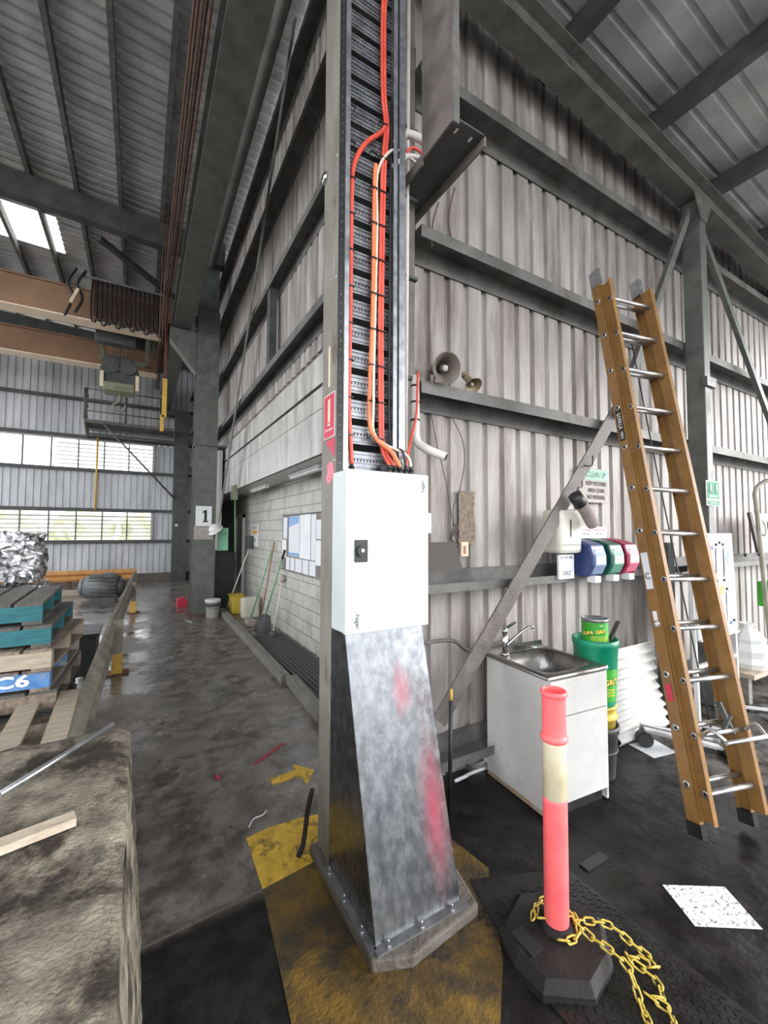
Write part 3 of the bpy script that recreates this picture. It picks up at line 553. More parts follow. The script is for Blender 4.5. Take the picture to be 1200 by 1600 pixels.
for z in [2.30 + .2*k for k in range(10)]:
    for x, w_ in ((.94, .034), (1.13, .05), (1.072, .042)):
        if x > 1 and x < 1.1 and z > 3.9: continue
        ti += 1
        tag(MB().box(x-w_/2, x+w_/2, 1.968, 1.974, z, z+.006).box(x-w_/2, x-w_/2+.003, 1.968, 2.0, z, z+.006).box(x+w_/2-.003, x+w_/2, 1.968, 2.0, z, z+.006).build('cable_tie', 'black'), 'black cable tie on the %s, %s above the box' % ({.94: 'far left red cable', 1.13: 'pair of red cables', 1.072: 'orange cable'}[x], ['first', 'second', 'third', 'fourth', 'fifth', 'sixth', 'seventh', 'eighth', 'ninth', 'tenth'][int(round((z-2.3)/.2))]), 'cable tie', 'cable ties on the tray')
# big conduit & white pole
wp = thing('conduit_pole', 'slim white conduit pole just right of the cable tray', 'conduit', (1.37, 2.1, 2.0))
MB().cyl((1.365, 2.1, 2.1), (1.385, 2.1, 5.8), .014, n=12).build('conduit', 'pvc', wp)
for z in (2.72, 3.35, 3.85, 4.3): MB().box(1.35, 1.45, 2.09, 2.12, z, z+.02).build('saddle_clip', 'steel_dark', wp)
tag(MB().box(1.40, 1.50, 2.2, 2.28, 0, 5.8).build('corner_angle', 'bracket'), 'vertical grimy steel angle where the right wall starts', 'steel angle')
bc = thing('bent_conduit', 'bent pale conduit stub pointing right above the electrical box', 'conduit', (1.45, 2.1, 2.2))
MB().tube(smooth_path([(1.435, 2.1, 2.75), (1.438, 2.1, 2.5), (1.445, 2.1, 2.36), (1.475, 2.05, 2.30), (1.56, 1.96, 2.24)]), .026, 14).build('pipe', 'pvc', bc)
MB().cyl((1.559, 1.961, 2.2407), (1.562, 1.957, 2.2385), .020, n=16).build('bore', 'black', bc)
for z in (2.68, 2.58, 2.47): MB().cyl((1.437, 2.1, z), (1.437, 2.1, z+.012), .029, n=14).build('tie', 'black', bc)
cable('flex_conduit', [(1.22, 2.02, 4.05), (1.30, 2.0, 4.14), (1.36, 1.96, 4.12), (1.46, 1.96, 4.10)], .024, 'pvc', 'thick grey flexible conduit crossing to the hanging bracket', 'conduit')
cable('power_cable', [(1.27, 1.99, 3.98), (1.34, 2.0, 4.08), (1.40, 1.98, 4.06), (1.47, 1.98, 4.0)], .009, 'red_cable', 'short red cable crossing to the hanging bracket')
cable('power_cable', [(1.2, 1.97, 3.88), (1.3, 1.99, 4.0), (1.40, 1.98, 4.02), (1.47, 1.98, 3.97)], .014, 'pvc', 'short white cable crossing to the hanging bracket')
# hanging bracket on wall
hb = thing('hanging_bracket', 'grimy channel bracket hanging from above beside the cable tray', 'bracket', (1.75, 2.1, 4))
MB().box(1.345, 1.357, 1.63, 1.90, 3.93, 5.75).build('hanger_plate', 'bracket', hb)
MB().box(1.345, 1.385, 1.618, 1.63, 3.92, 5.75).build('hanger_lip', 'girt', hb)
MB().box(1.357, 1.58, 1.63, 2.45, 3.955, 3.965).build('channel_arm', 'steel_dark', hb)
MB().box(1.57, 1.582, 1.63, 2.45, 3.90, 3.965).build('channel_lip', 'bracket', hb, label='right lip')
MB().box(1.345, 1.357, 1.90, 2.45, 3.90, 3.965).build('channel_lip', 'bracket', hb, label='left lip')
for x in (1.41, 1.51): MB().box(x, x+.012, 1.67, 1.70, 3.9535, 3.955).build('slot_hole', 'white', hb)
cable('loose_wire', [(1.75, 2.27, 4.1), (1.72, 2.3, 3.95), (1.73, 2.32, 3.8)], .006, 'wire', 'dark wire dangling under the hanging bracket, left one', 'wire')
cable('loose_wire', [(1.88, 2.25, 4.25), (1.86, 2.3, 4.05), (1.92, 2.32, 3.87)], .006, 'wire', 'dark wire dangling under the hanging bracket, right one', 'wire')

# stickers on the column (left face x=.905)
X_ = .9035
def face_poly(pts, m, parent=None, name='sticker', t=.0012):
    mb = MB().prism([(X_, y, z) for y, z in pts], (t, 0, 0)); return mb.build(name, m, parent)
s = thing('fire_extinguisher_sign', 'red fire extinguisher sign on the corner column', 'sign', (X_, 2.17, 2.32))
MB().box(.900, .9045, 2.089, 2.243, 2.315, 2.565).build('sign_plate', 'white_sign', s)
MB().box(.8992, .9002, 2.094, 2.238, 2.32, 2.56).build('red_field', 'red_sign', s)
MB().box(.8984, .8993, 2.148, 2.182, 2.405, 2.535).build('extinguisher_symbol', 'cream', s)
text('FIRE', .022, (.8990, 2.166, 2.39), (0, -1, 0), (0, 0, 1), 'white_ink', s); text('EXTINGUISHER', .016, (.8990, 2.166, 2.362), (0, -1, 0), (0, 0, 1), 'white_ink', s)
s = face_poly([(2.225, 2.305), (2.09, 2.31), (2.10, 2.20)], 'red_sign'); tag(s, 'red triangular arrow sticker under the fire extinguisher sign', 'sticker')
s = face_poly([(2.20, 2.165), (2.15, 2.185), (2.11, 2.17), (2.10, 2.13), (2.115, 2.10), (2.14, 2.065), (2.19, 2.06), (2.21, 2.10), (2.19, 2.13)], 'pink_sticker'); tag(s, 'torn pink sticker on the corner column beside the box top', 'sticker')
for i, (y0, y1, z0, z1, m, lb) in enumerate(((2.165, 2.19, 2.61, 2.84, 'cream', 'cream strip sticker above the fire extinguisher sign'), (2.055, 2.068, 3.35, 3.56, 'yel_tape', 'yellow tape strip on the column, lower one'), (2.055, 2.066, 4.35, 4.6, 'yel_tape', 'yellow tape strip high on the column'), (2.112, 2.124, 3.22, 3.38, 'old_sign', 'pale scuffed strip mark on the column'))):
    tag(MB().box(.903, .9045, y0, y1, z0, z1).build('sticker', m), lb, 'sticker')
kn = thing('chrome_eye', 'small chrome eye on the column high above the box', 'fitting', (.9, 2.26, 3.7))
MB().lathe([(.03, 0), (.035, .01), (.02, .02)], (.905, 2.27, 3.90), (-1, 0, 0)).build('ring', 'chrome', kn); MB().cyl((.89, 2.27, 3.9), (.884, 2.27, 3.9), .018).build('centre', 'black', kn)

# ---------------------------------------------------------------- left aisle
def timber(y0, y1, lab):
    tag(MB().hexa([(1.475, y0, 0), (1.59, y0, 0), (1.66, y1, 0), (1.53, y1, 0), (1.475, y0, .1), (1.59, y0, .1), (1.66, y1, .1), (1.53, y1, .1)]).build('timber_sleeper', 'timber', bevel=.008), lab, 'timber')
timber(3.75, 4.9, 'short grey timber sleeper on the floor nearest the column'); timber(4.93, 9.85, 'long grey timber sleeper on the floor along the block wall')
gr = thing('floor_grate', 'dark slatted grate mat between timber sleeper and block wall', 'grate', (1.9, 5, 0))
mb = MB()
for k in range(9): mb.box(1.68+k*.058, 1.72+k*.058, 3.6, 7.3, .01, .03)
mb.build('slats', 'bin_grey', gr); MB().box(1.67, 2.19, 3.58, 7.32, 0, .01).build('backing', 'black', gr)
# sign number 1 and hard hat on column
s = thing('number_sign', 'white square sign with black number 1 on the green column', 'sign', (1.17, 9.69, 1.88))
MB().box(1.015, 1.335, 9.685, 9.70, 1.885, 2.315).build('sign_plate', 'white_sign', s, bevel=.004)
MB().prism([(x, 9.68, z) for x, z in ((1.16, 1.97), (1.26, 1.97), (1.26, 2.0), (1.235, 2.0), (1.235, 2.23), (1.20, 2.23), (1.15, 2.195), (1.15, 2.165), (1.185, 2.175), (1.185, 2.0), (1.16, 2.0))], (0, .005, 0)).build('numeral', 'ink', s)
tag(MB().box(.99, 1.37, 9.69, 9.70, 1.60, 1.87).build('blank_plate', 'old_sign'), 'blank grey plate below the number 1 sign', 'sign')
hh = thing('hard_hat', 'white hard hat hanging beside the number 1 sign', 'helmet', (1.42, 9.55, 1.75))
MB().lathe([(.13, 0), (.128, .04), (.11, .09), (.07, .125), (.0, .14)], (1.40, 9.55, 1.80), (-.45, -.2, .6), n=24).build('shell', 'white', hh)
MB().lathe([(.13, -.004), (.165, -.01), (.165, 0), (.13, .004)], (1.40, 9.55, 1.80), (-.45, -.2, .6), n=24).build('brim', 'white', hh)
tag(MB().box(1.50, 1.72, 9.9, 9.94, 1.35, 1.85).build('hanging_folder', 'green_pale'), 'pale green sheet hanging right of the hard hat', 'sheet')
tag(MB().prism([(1.47, 10.2, 0), (1.95, 10.2, 0), (1.90, 10.2, 1.28), (1.5, 10.2, 1.35)], (0, .06, 0)).build('dark_doorway_panel', 'black'), 'tall black panel for the dark doorway in the gap behind the numbered column', 'board')  # flat black panel put in where the open doorway is only dark
pb = thing('paint_bucket', 'white paint bucket at the foot of the numbered column', 'bucket', (1.34, 9.5, 0))
MB().lathe([(0, 0), (.125, 0), (.145, .33), (.15, .33), (.15, .30), (.155, .30), (.155, .36), (.14, .36), (.0, .355)], (1.36, 9.45, 0)).build('body', 'white', pb)
MB().tube(smooth_path([(1.21, 9.43, .31), (1.25, 9.29, .22), (1.36, 9.26, .19), (1.47, 9.29, .22), (1.51, 9.43, .31)]), .004, 6).build('handle', 'girt', pb)
MB().lathe([(.142, .22), (.145, .28)], (1.36, 9.45, 0)).build('label_band', 'bin_grey', pb)
tag(MB().box(.80, 1.02, 10.9, 11.35, 0, .16).box(.84, .98, 10.95, 11.3, .16, .19).build('red_block', 'red_sign', bevel=.01), 'small dark red box on the floor left of the numbered column', 'box')
tag(MB().cyl((.82, 9.3, .012), (.93, 9.0, .012), .012).build('loose_rod', 'galv_plain'), 'short loose metal rod on the floor before the numbered column', 'rod')
# yellow tub & pale container
t = thing('yellow_tub', 'yellow plastic tub behind the far end of the timber sleeper', 'tub', (1.86, 9.7, 0))
MB().box(1.74, 1.98, 9.45, 9.8, 0, .38).build('body', 'drum_yel', t, bevel=.02); MB().box(1.72, 2.0, 9.43, 9.82, .38, .405).build('rim', 'drum_yel', t)
tag(MB().box(1.84, 2.18, 8.85, 9.1, 0, .42).build('jerry_can', 'soap', bevel=.04), 'grubby cream container beside the yellow tub', 'container')
# handles leaning on the block wall
def tool(name, a, b, m, lab, cat, head=None):
    t = thing(name, lab, cat, a)
    MB().cyl(a, b, .014, n=10).build('handle', m, t); return t
t = tool('squeegee', (1.70, 9.9, .02), (2.16, 9.75, 1.42), 'pole_w', 'white handled pole with dark pad on top leaning on block wall', 'mop')
MB().box(2.10, 2.22, 9.68, 9.84, 1.38, 1.68).build('pad', 'bin_grey', t, bevel=.02, label='dark grey pad')
t = tool('broom', (1.86, 8.25, .10), (2.20, 7.95, 1.52), 'green_p', 'green handled broom leaning on block wall, left of the shovel', 'broom')
MB().box(1.78, 1.94, 8.1, 8.36, 0, .11).build('brush_head', 'old_sign', t, bevel=.01)
t = tool('rake', (1.93, 7.8, .08), (2.20, 7.9, 1.58), 'brown_p', 'reddish handled rake crossing the green broom', 'rake')
MB().box(1.86, 2.0, 7.68, 7.92, 0, .08).build('head', 'bin_grey', t, bevel=.01)
t = tool('shovel', (1.95, 7.55, .25), (2.20, 7.25, 1.45), 'green_p', 'green handled shovel with black grip on block wall', 'shovel')
MB().cyl((2.17, 7.285, 1.30), (2.203, 7.246, 1.46), .02, n=10).build('grip', 'black', t)
MB().prism([(1.84, 7.6, .0), (2.04, 7.5, .0), (2.03, 7.5, .28), (1.95, 7.55, .33), (1.86, 7.6, .28)], (.02, .03, 0)).build('blade', 'bin_grey', t)
t = tool('mop', (2.0, 7.15, .1), (2.19, 7.30, .93), 'cream_cable', 'upside down pale mop stick with a grey head by the shovel', 'mop')
MB().lathe([(.0, 0), (.04, .02), (.05, .08), (.02, .14), (0, .15)], (2.19, 7.30, .88)).build('head', 'old_sign', t)
MB().lathe([(0, 0), (.09, 0), (.07, .09), (.02, .11)], (2.0, 7.15, 0)).build('foot', 'bin_grey', t)
# notice board
nb = thing('notice_board', 'grey pinboard covered in papers on the block wall', 'notice board', (2.22, 6.5, 1.12))
MB().box(2.225, 2.25, 5.25, 7.46, 1.13, 2.08).build('board', 'grey_board', nb)
MB().box(2.20, 2.25, 5.22, 7.49, 2.07, 2.10).box(2.20, 2.25, 5.22, 7.49, 1.11, 1.135).build('frame', 'alu', nb)
def sheet(y0, y1, z0, z1, m, lab, k=0):
    o = MB().box(2.2205-.0015*k, 2.2245-.0015*k, y0, y1, z0, z1).build('paper_notice', m); return tag(o, lab, 'paper', 'papers on the pinboard')
sheet(7.18, 7.40, 1.66, 2.03, 'print', 'narrow pink white notice at the top left of the pinboard')
sheet(7.22, 7.45, 1.33, 1.64, 'paper', 'blank pale notice below the pinboard top left corner')
p = sheet(6.52, 7.08, 1.37, 2.04, 'print', 'tall poster with blue corner and blue band on the pinboard')
MB().prism([(2.217, 7.075, 1.86), (2.217, 7.075, 2.035), (2.217, 6.55, 2.035), (2.217, 6.55, 1.93)], (.002, 0, 0)).build('blue_corner', 'print_b', p); MB().box(2.217, 2.219, 6.55, 7.07, 1.38, 1.43).build('blue_band', 'print_b', p)
sheet(6.02, 6.50, 1.36, 2.05, 'paper', 'large plain pale poster in the middle of the pinboard')
sheet(5.80, 5.99, 1.36, 2.04, 'print', 'tall narrow printed sheet right of the plain poster')
sheet(5.50, 5.78, 1.68, 1.96, 'print', 'clipped notice at the upper right of the pinboard')
sheet(5.45, 5.79, 1.30, 1.66, 'paper', 'wide pale sheet at the right below the clipped notice')
for i, (a, b, lb) in enumerate(((7.03, 7.22, 'leftmost'), (6.76, 6.98, 'second'), (6.40, 6.72, 'third'), (6.10, 6.36, 'fourth'), (5.80, 6.06, 'rightmost'))):
    sheet(a, b, 1.13, 1.345, 'print', '%s small notice in the bottom row of the pinboard' % lb)
s = thing('safety_notice', 'small white notice with an orange band on the block wall', 'sign', (2.24, 9.6, 1.6)); MB().box(2.235, 2.25, 9.35, 9.95, 1.45, 1.93).build('plate', 'white_sign', s); MB().box(2.232, 2.236, 9.4, 9.9, 1.72, 1.80).build('orange_band', 'yel', s)
text('NOTICE', .12, (2.234, 9.65, 1.86), (0, -1, 0), (0, 0, 1), 'ink', s); text('IN USE', .1, (2.234, 9.65, 1.58), (0, -1, 0), (0, 0, 1), 'ink', s)
# light under hood and sockets
lf = thing('batten_light', 'unlit batten lamp under the pale hood near the column', 'lamp', (1.97, 5.6, 2.58))
MB().box(1.93, 2.03, 5.0, 6.25, 2.61, 2.65).build('housing', 'white', lf, bevel=.01); MB().box(1.94, 2.02, 5.03, 6.2, 2.575, 2.61).build('diffuser', 'paper', lf, bevel=.012)
lf = thing('batten_light', 'far unlit batten lamp under the pale hood', 'lamp', (1.97, 8.2, 2.58))
MB().box(1.93, 2.03, 7.6, 8.85, 2.61, 2.65).build('housing', 'white', lf, bevel=.01); MB().box(1.94, 2.02, 7.63, 8.8, 2.575, 2.61).build('diffuser', 'paper', lf, bevel=.012)
jb = thing('junction_box', 'green junction box with a hanging cable at the far end of the hood', 'junction box', (1.72, 9.0, 2.4)); MB().box(1.62, 1.72, 8.9, 9.15, 2.42, 2.72).build('box', 'hoist', jb, bevel=.01); MB().cyl((1.68, 9.0, 2.42), (1.70, 9.0, 1.35), .01, n=6).build('drop_cable', 'green_p', jb)

# guard rail in the aisle
WP = [(0, 0), (.03, .01), (.045, .05), (.075, .06), (.075, .10), (.045, .12), (.01, .155), (.045, .19), (.075, .21), (.075, .25), (.045, .27), (.03, .31), (0, .32)]
WP2 = WP + [(a-.006, b) for a, b in reversed(WP)]
def wrail(mb, p, q): 
    d = (V(q)-V(p)).normalized(); s = d.cross(V((0, 0, 1))); return mb.sweep(WP2, p, q, s, (0, 0, 1))
g = thing('guard_rail', 'dusty steel guard rail along the aisle left of the concrete block', 'guard rail', (-.25, 6, 0))
wrail(MB(), (-.335, 2.75, .36), (-.29, 6.35, .36)).build('beam', 'rail', g); wrail(MB(), (-.29, 6.35, .36), (-.155, 11.3, .36)).build('beam', 'rail', g)
wrail(MB(), (-.155, 11.3, .36), (-.10, 13.4, .36)).build('beam', 'rail', g)
for x, y in ((-.20, 6.30), (-.085, 10.68)):
    p = MB().sweep(IB(.11, .15, .01, .01), (x, y, .02), (x, y, .66), (1, 0, 0), (0, 1, 0)).build('post', 'rail', g)
    MB().box(x-.058, x+.058, y-.078, y+.078, .02, .26).build('yellow_foot', 'yel', p); MB().box(x-.11, x+.13, y-.11, y+.11, 0, .02).build('foot_plate', 'rust', p)
    MB().cyl((x-.10, y-.02, .52), (x-.02, y-.02, .52), .03, n=8).build('bolt', 'rust', p)
# far orange guard rail
g = thing('guard_rail', 'orange painted guard rail low in front of the back wall', 'guard rail', (-1.4, 14.9, 0))
MB().sweep([(a, b) for a, b in WP2], (-3.4, 14.9, .32), (-.05, 14.7, .32), (.06, -1, 0), (0, 0, 1)).build('beam', 'rail_o', g)
for x in (-3.2, -1.7, -.2): MB().box(x-.05, x+.05, 14.92, 15.04, 0, .62).build('post', 'rust', g)
tag(MB().box(-3.3, -1.15, 14.3, 14.45, 0, .14).build('timber_beam', 'pallet_l'), 'pale timber beam on the floor before the orange rail', 'timber')
# motor
mo = thing('electric_motor', 'dark grey ribbed electric motor on the floor by the orange rail', 'motor', (-.75, 13.1, 0))
MB().cyl((-1.12, 13.15, .33), (-.42, 12.95, .33), .29, n=24).build('stator', 'motor', mo)
for k in range(20):
    a = 2*PI*k/20; dy, dz = math.cos(a)*.30, math.sin(a)*.30
    MB().bar((-1.08, 13.14+dy, .33+dz), (-.46, 12.96+dy, .33+dz), .012, .05, side=(0, -math.sin(a), math.cos(a))).build('fin', 'motor', mo)
MB().cyl((-.42, 12.95, .33), (-.30, 12.915, .33), .24, .16, n=24).build('end_shield', 'motor', mo); MB().cyl((-.3, 12.915, .33), (-.22, 12.89, .33), .04, n=12).build('shaft', 'galv_plain', mo)
MB().cyl((-1.12, 13.15, .33), (-1.24, 13.185, .33), .26, .22, n=24).build('fan_cowl', 'motor', mo)
MB().box(-1.0, -.5, 12.85, 13.28, 0, .06).build('foot', 'motor', mo); MB().box(-.75, -.55, 12.9, 13.1, .58, .70).build('terminal_box', 'motor', mo)
# scrap bales
BX, BY = -2.0, 9.7
def bale(x0, y0, z0, sx, sy, sz, seed, lab):
    bm = bmesh.new(); bmesh.ops.create_cube(bm, size=1)
    bmesh.ops.subdivide_edges(bm, edges=bm.edges[:], cuts=22, use_grid_fill=True)
    for v in bm.verts:
        c = v.co; q = V((c.x*sx, c.y*sy, c.z*sz)); n = noise.noise_vector(q*5 + V((seed, 0, 0)))*.10 + noise.noise_vector(q*13)*.06
        v.co = q + n + V((x0, y0, z0 + sz/2))
        v.co.z = max(v.co.z, z0+.0)
    mb = MB(); mb.bm.free(); mb.bm = bm
    return tag(mb.build('scrap_bale', 'scrap'), lab, 'scrap bale', 'crushed aluminium bales')
bale(BX, BY, .90, .95, .9, .80, 3, 'upper crushed aluminium scrap bale behind the pallet stack'); bale(BX+.04, BY-.02, 0, 1.0, .95, .80, 9, 'lower crushed aluminium scrap bale behind the pallet stack')

# pallets
def pallet(name_m, top_m, lab, loc, rz, z, deck_gap=.02, nb=7, group='stacked pallets'):
    """top boards along local y, bearers along local x; origin at near right corner"""
    p = thing('wooden_pallet', lab, 'pallet', (0, 0, 0), group)
    L_, W_ = 1.03, 1.1; bw = (W_-(nb-1)*deck_gap)/nb
    for k in range(nb):
        x1 = -k*(bw+deck_gap); MB().box(x1-bw, x1, 0, L_, .118, .138).build('deck_board', top_m, p)
    for y in (0, L_/2-.03, L_-.06): MB().box(-W_, 0, y, y+.06, .022, .118).build('bearer', name_m, p)
    for x in (0, -W_/2+.05, -W_+.1): MB().box(x-.1, x, 0, L_, 0, .022).build('bottom_board', top_m, p)
    p.location = (*loc, z); p.rotation_euler = (0, 0, rz)
    return p
specs = [('teal', 'pallet_d', 'topmost teal fronted pallet of the tall stack', (-.53, 3.48), .03, 1.19), ('teal', 'pallet_d', 'second teal fronted pallet of the tall stack', (-.475, 3.44), -.0, 1.05), ('pallet_l', 'pallet', 'pale wooden pallet under the two teal ones', (-.462, 3.39), -.07, .91),
         ('blue', 'pallet', 'blue sprayed pallet marked C6 in the tall stack', (-.475, 3.45), -.05, .77), ('pallet', 'pallet_d', 'brown pallet just under the blue sprayed one', (-.44, 3.46), -.03, .63)]
for k in range(4): specs.append(('pallet', 'pallet_d', 'weathered pallet low in the tall stack, %s from the floor' % ['fourth', 'third', 'second', 'first'][k], (-.46+.01*k, 3.45), -.02*(k % 2), .49-.14*k))
for a, b, lb, loc, rz, z in specs:
    p = pallet(a, b, lb, loc, rz, z)
    if 'C6' in lb:
        p['_o'] = (0, 0, 0)
        text('C6', .10, (-.19, -.003, .075), (1, 0, 0), (0, 0, 1), 'white_ink', p, sx=1.5, bold=.003)
for k in range(5):
    pallet('pallet', 'pallet' if k else 'pallet_l', 'open slatted pallet before the tall stack' if k == 0 else 'pallet below the open slatted pallet, %s one down' % ['', 'first', 'second', 'third', 'fourth'][k], (-.30-.01*k, 2.60), .03, .56-.14*k+.0, deck_gap=.09, nb=6, group='pallets before the tall stack')
tag(MB().tube(smooth_path([(-.62, 2.9, .72), (-.60, 2.75, .80), (-.66, 2.6, .78), (-.72, 2.62, .71)]), .006, 6).build('wire_loop', 'galv_plain'), 'bent wire loop on the open slatted pallet', 'wire')
bb = thing('black_bin', 'black open plastic bin between pallets and guard rail', 'bin', (-.55, 6.0, 0)); MB().hexa([(-.68, 5.75, 0), (-.42, 5.75, 0), (-.42, 6.15, 0), (-.68, 6.15, 0), (-.78, 5.7, .62), (-.38, 5.7, .62), (-.38, 6.25, .62), (-.78, 6.25, .62)]).build('body', 'black', bb)
MB().box(-.80, -.36, 5.68, 6.27, .62, .65).build('rim', 'black', bb)
wb = thing('plastic_bottle', 'dirty white plastic jerry bottle beside the pallet stack', 'bottle', (-.47, 5.0, 0)); MB().lathe([(0, 0), (.10, 0), (.11, .05), (.11, .25), (.05, .33), (.03, .34), (.03, .38), (0, .38)], (-.46, 5.0, .0)).build('body', 'white', wb); MB().tube(smooth_path([(-.42, 4.97, .34), (-.35, 4.94, .3), (-.355, 4.94, .2)]), .012, 6).build('handle', 'white', wb)

# concrete block front left
bm = bmesh.new(); bmesh.ops.create_cube(bm, size=1); bmesh.ops.subdivide_edges(bm, edges=bm.edges[:], cuts=46, use_grid_fill=True)
for v in bm.verts:
    c = v.co.copy(); t = c.z + .5
    x = -.585 + c.x*1.17; y = 1.50 + c.y*1.95
    if c.x > 0: x += (.05 - .065*t)*(c.x*2)
    q = V((x, y, t*.85))
    e = max(abs(c.x), abs(c.y)); 
    if t > .93: q.z -= .02*max(0, (e-.46)/.04)*((t-.93)/.07)
    if abs(c.y) > .46 and abs(c.x) > .46: q.x -= math.copysign(.03, c.x)*((abs(c.y)-.46)/.04)
    n = noise.noise(q*7)*.010 + noise.noise(q*24)*.006
    if t > .95: 
        q.z += n*1.4 - max(0, noise.noise(V((x*2.3, y*2.3, 4)))-.05)*.10
    elif c.x > .49: q.x += n*.8
    v.co = q
    v.co.x += (v.co.y-2.4)*.0
for f in bm.faces: f.smooth = True
mb = MB(); mb.bm.free(); mb.bm = bm
cb = mb.build('concrete_block', 'conc'); tag(cb, 'big rough weathered concrete block in the left foreground', 'concrete block')
tag(MB().cyl((-.40, 1.98, .872), (-.085, 2.42, .872), .011, n=8).build('steel_rod', 'galv_plain'), 'long thin grey rod lying on the concrete block', 'rod')
tag(MB().bar((-.56, 1.60, .875), (-.155, 1.70, .875), .05, .025).build('metal_strip', 'pallet_l'), 'short dusty flat bar lying on the concrete block', 'bar')

# ---------------------------------------------------------------- crane
def girder(y, lab):
    g = thing('crane_girder', lab, 'crane girder', (-5, y, 6.9))
    MB().box(-9, .33, y-.12, y+.12, 6.55, 7.22).build('web_box', 'crane', g)
    MB().box(-9, .33, y-.2, y+.2, 6.53, 6.56).build('bottom_flange', 'crane_fl', g)
    MB().box(-9, .33, y-.18, y+.18, 7.22, 7.25).build('top_flange', 'crane', g)
    return g
girder(11.6, 'near dusty orange crane girder spanning the bay'); girder(14.6, 'far dusty orange crane girder spanning the bay')
et = thing('end_carriage', 'crane end carriage joining the two orange girders at the runway', 'crane carriage', (.6, 13, 6.8))
MB().box(.34, .56, 11.2, 15.0, 6.80, 7.15).build('beam', 'rust', et)
for y in (11.5, 14.7): MB().cyl((.60, y, 6.86), (.74, y, 6.86), .10, n=16).build('wheel', 'steel_dark', et)
# hoist trolley between girders
ht = thing('hoist_trolley', 'grimy hoist trolley with drum between the crane girders', 'hoist', (-.4, 13, 6.9))
MB().box(-1.1, .15, 11.9, 12.05, 6.62, 6.72).box(-1.1, .15, 14.1, 14.25, 6.62, 6.72).box(-1.05, -.95, 12, 14.2, 6.62, 6.72).box(0, .1, 12, 14.2, 6.62, 6.72).build('frame', 'hoist', ht)
MB().cyl((-.95, 13.0, 6.95), (.0, 13.0, 6.95), .28, n=20).build('rope_drum', 'steel_dark', ht)
MB().box(.0, .3, 12.8, 13.3, 6.75, 7.1).build('gearbox', 'hoist', ht, bevel=.02)
MB().box(-1.05, -.2, 12.0, 12.3, 6.35, 6.60).build('motor_case', 'steel_dark', ht, bevel=.03)
for x in (-.72, -.62, -.5, -.4): MB().cyl((x, 13.0, 6.3), (x, 13.0, 6.95), .012, n=6).build('rope', 'girt', ht)
hk = thing('hook_block', 'olive grey hook block hanging below the hoist trolley', 'hook block', (-.55, 13, 5.9))
MB().prism([(-.95, 12.8, 5.55), (-.2, 12.8, 5.55), (-.12, 12.8, 5.95), (-.28, 12.8, 6.32), (-.85, 12.8, 6.32), (-1.0, 12.8, 5.95)], (0, .35, 0)).build('side_plates', 'steel_dark', hk, bevel=.03)
for x in (-.75, -.38): MB().cyl((x, 12.74, 6.05), (x, 13.2, 6.05), .2, n=20).build('sheave', 'steel_dark', hk)
MB().box(-.9, -.22, 12.7, 13.25, 5.38, 5.6).build('lower_frame', 'hoist', hk, bevel=.02)
for x in (-.98, -.2): MB().box(x, x+.08, 12.7, 12.8, 5.45, 5.85).build('side_bar', 'cream', hk)
MB().cyl((-.56, 13.0, 6.2), (-.56, 13.0, 6.75), .012, n=6).build('rope', 'girt', hk)
MB().tube(smooth_path([(-.55, 13, 5.4), (-.55, 13, 5.2), (-.68, 13, 5.08), (-.6, 13, 4.93), (-.45, 13, 4.98), (-.42, 13, 5.1)]), .03, 8).build('hook', 'hoist', hk)
# festoon cable loops
fs = thing('festoon_cable', 'row of looped black festoon cables hanging along the near girder', 'festoon cable', (-.4, 11.2, 6.9))
MB().box(-1.35, .4, 11.22, 11.26, 7.42, 7.47).build('festoon_track', 'galv_plain', fs)
for k in range(15):
    x = -1.05 + k*.092; dp = 6.42 + .05*math.sin(k*2.1)
    MB().tube(smooth_path([(x, 11.2, 7.4), (x-.02, 11.18, 7.0), (x-.01, 11.16, dp+.1), (x+.045, 11.15, dp), (x+.09, 11.16, dp+.1), (x+.085, 11.18, 7.0), (x+.07, 11.2, 7.4)], 4), .021, 6).build('cable_loop', 'black', fs)
    MB().tube(smooth_path([(x+.02, 11.23, 7.4), (x+.03, 11.22, 7.0), (x+.03, 11.2, dp+.22), (x+.075, 11.19, dp+.1), (x+.12, 11.2, dp+.22), (x+.115, 11.22, 7.0), (x+.10, 11.23, 7.4)], 4), .024, 6).build('cable_loop', 'rust', fs)
for k, (x, z) in enumerate(((-1.45, 6.75), (-1.28, 6.85))):
    tag(MB().tube(smooth_path([(x+.1, 11.2, 7.55), (x-.05, 11.2, 7.2), (x+.05, 11.2, 6.9), (x-.08, 11.2, z-.3)]), .03, 6).build('hanging_cable', 'black'), 'dark dangling crane cable, %s of the looped festoon cables' % ('farther left' if k == 0 else 'just left'), 'cable')
tag(MB().bar((-1.42, 11.1, 6.72), (-1.30, 11.1, 7.05), .07, .06).build('pendant_box', 'cream'), 'pale pendant box hanging from the crane cables', 'pendant')
for i in range(3): tag(MB().cyl((.24+.05*i, 9.4, 5.5), (.26+.05*i, 9.4, 8.46), .008, n=6).build('hanging_rod', 'rust'), '%s of three thin rusty vertical rods before the crane end' % ('left', 'middle', 'right')[i], 'rod', 'rusty rods by the runway')
yh = thing('yellow_stop_post', 'scuffed yellow post hanging at the crane runway end', 'post', (.42, 11.5, 4.3)); MB().box(.39, .49, 11.45, 11.55, 4.55, 5.5).build('upper_arm', 'yel', yh); MB().box(.36, .44, 11.45, 11.55, 4.2, 4.6).build('lower_arm', 'yel', yh); MB().box(.41, .47, 11.46, 11.54, 5.5, 6.8).build('hanger', 'rust', yh)
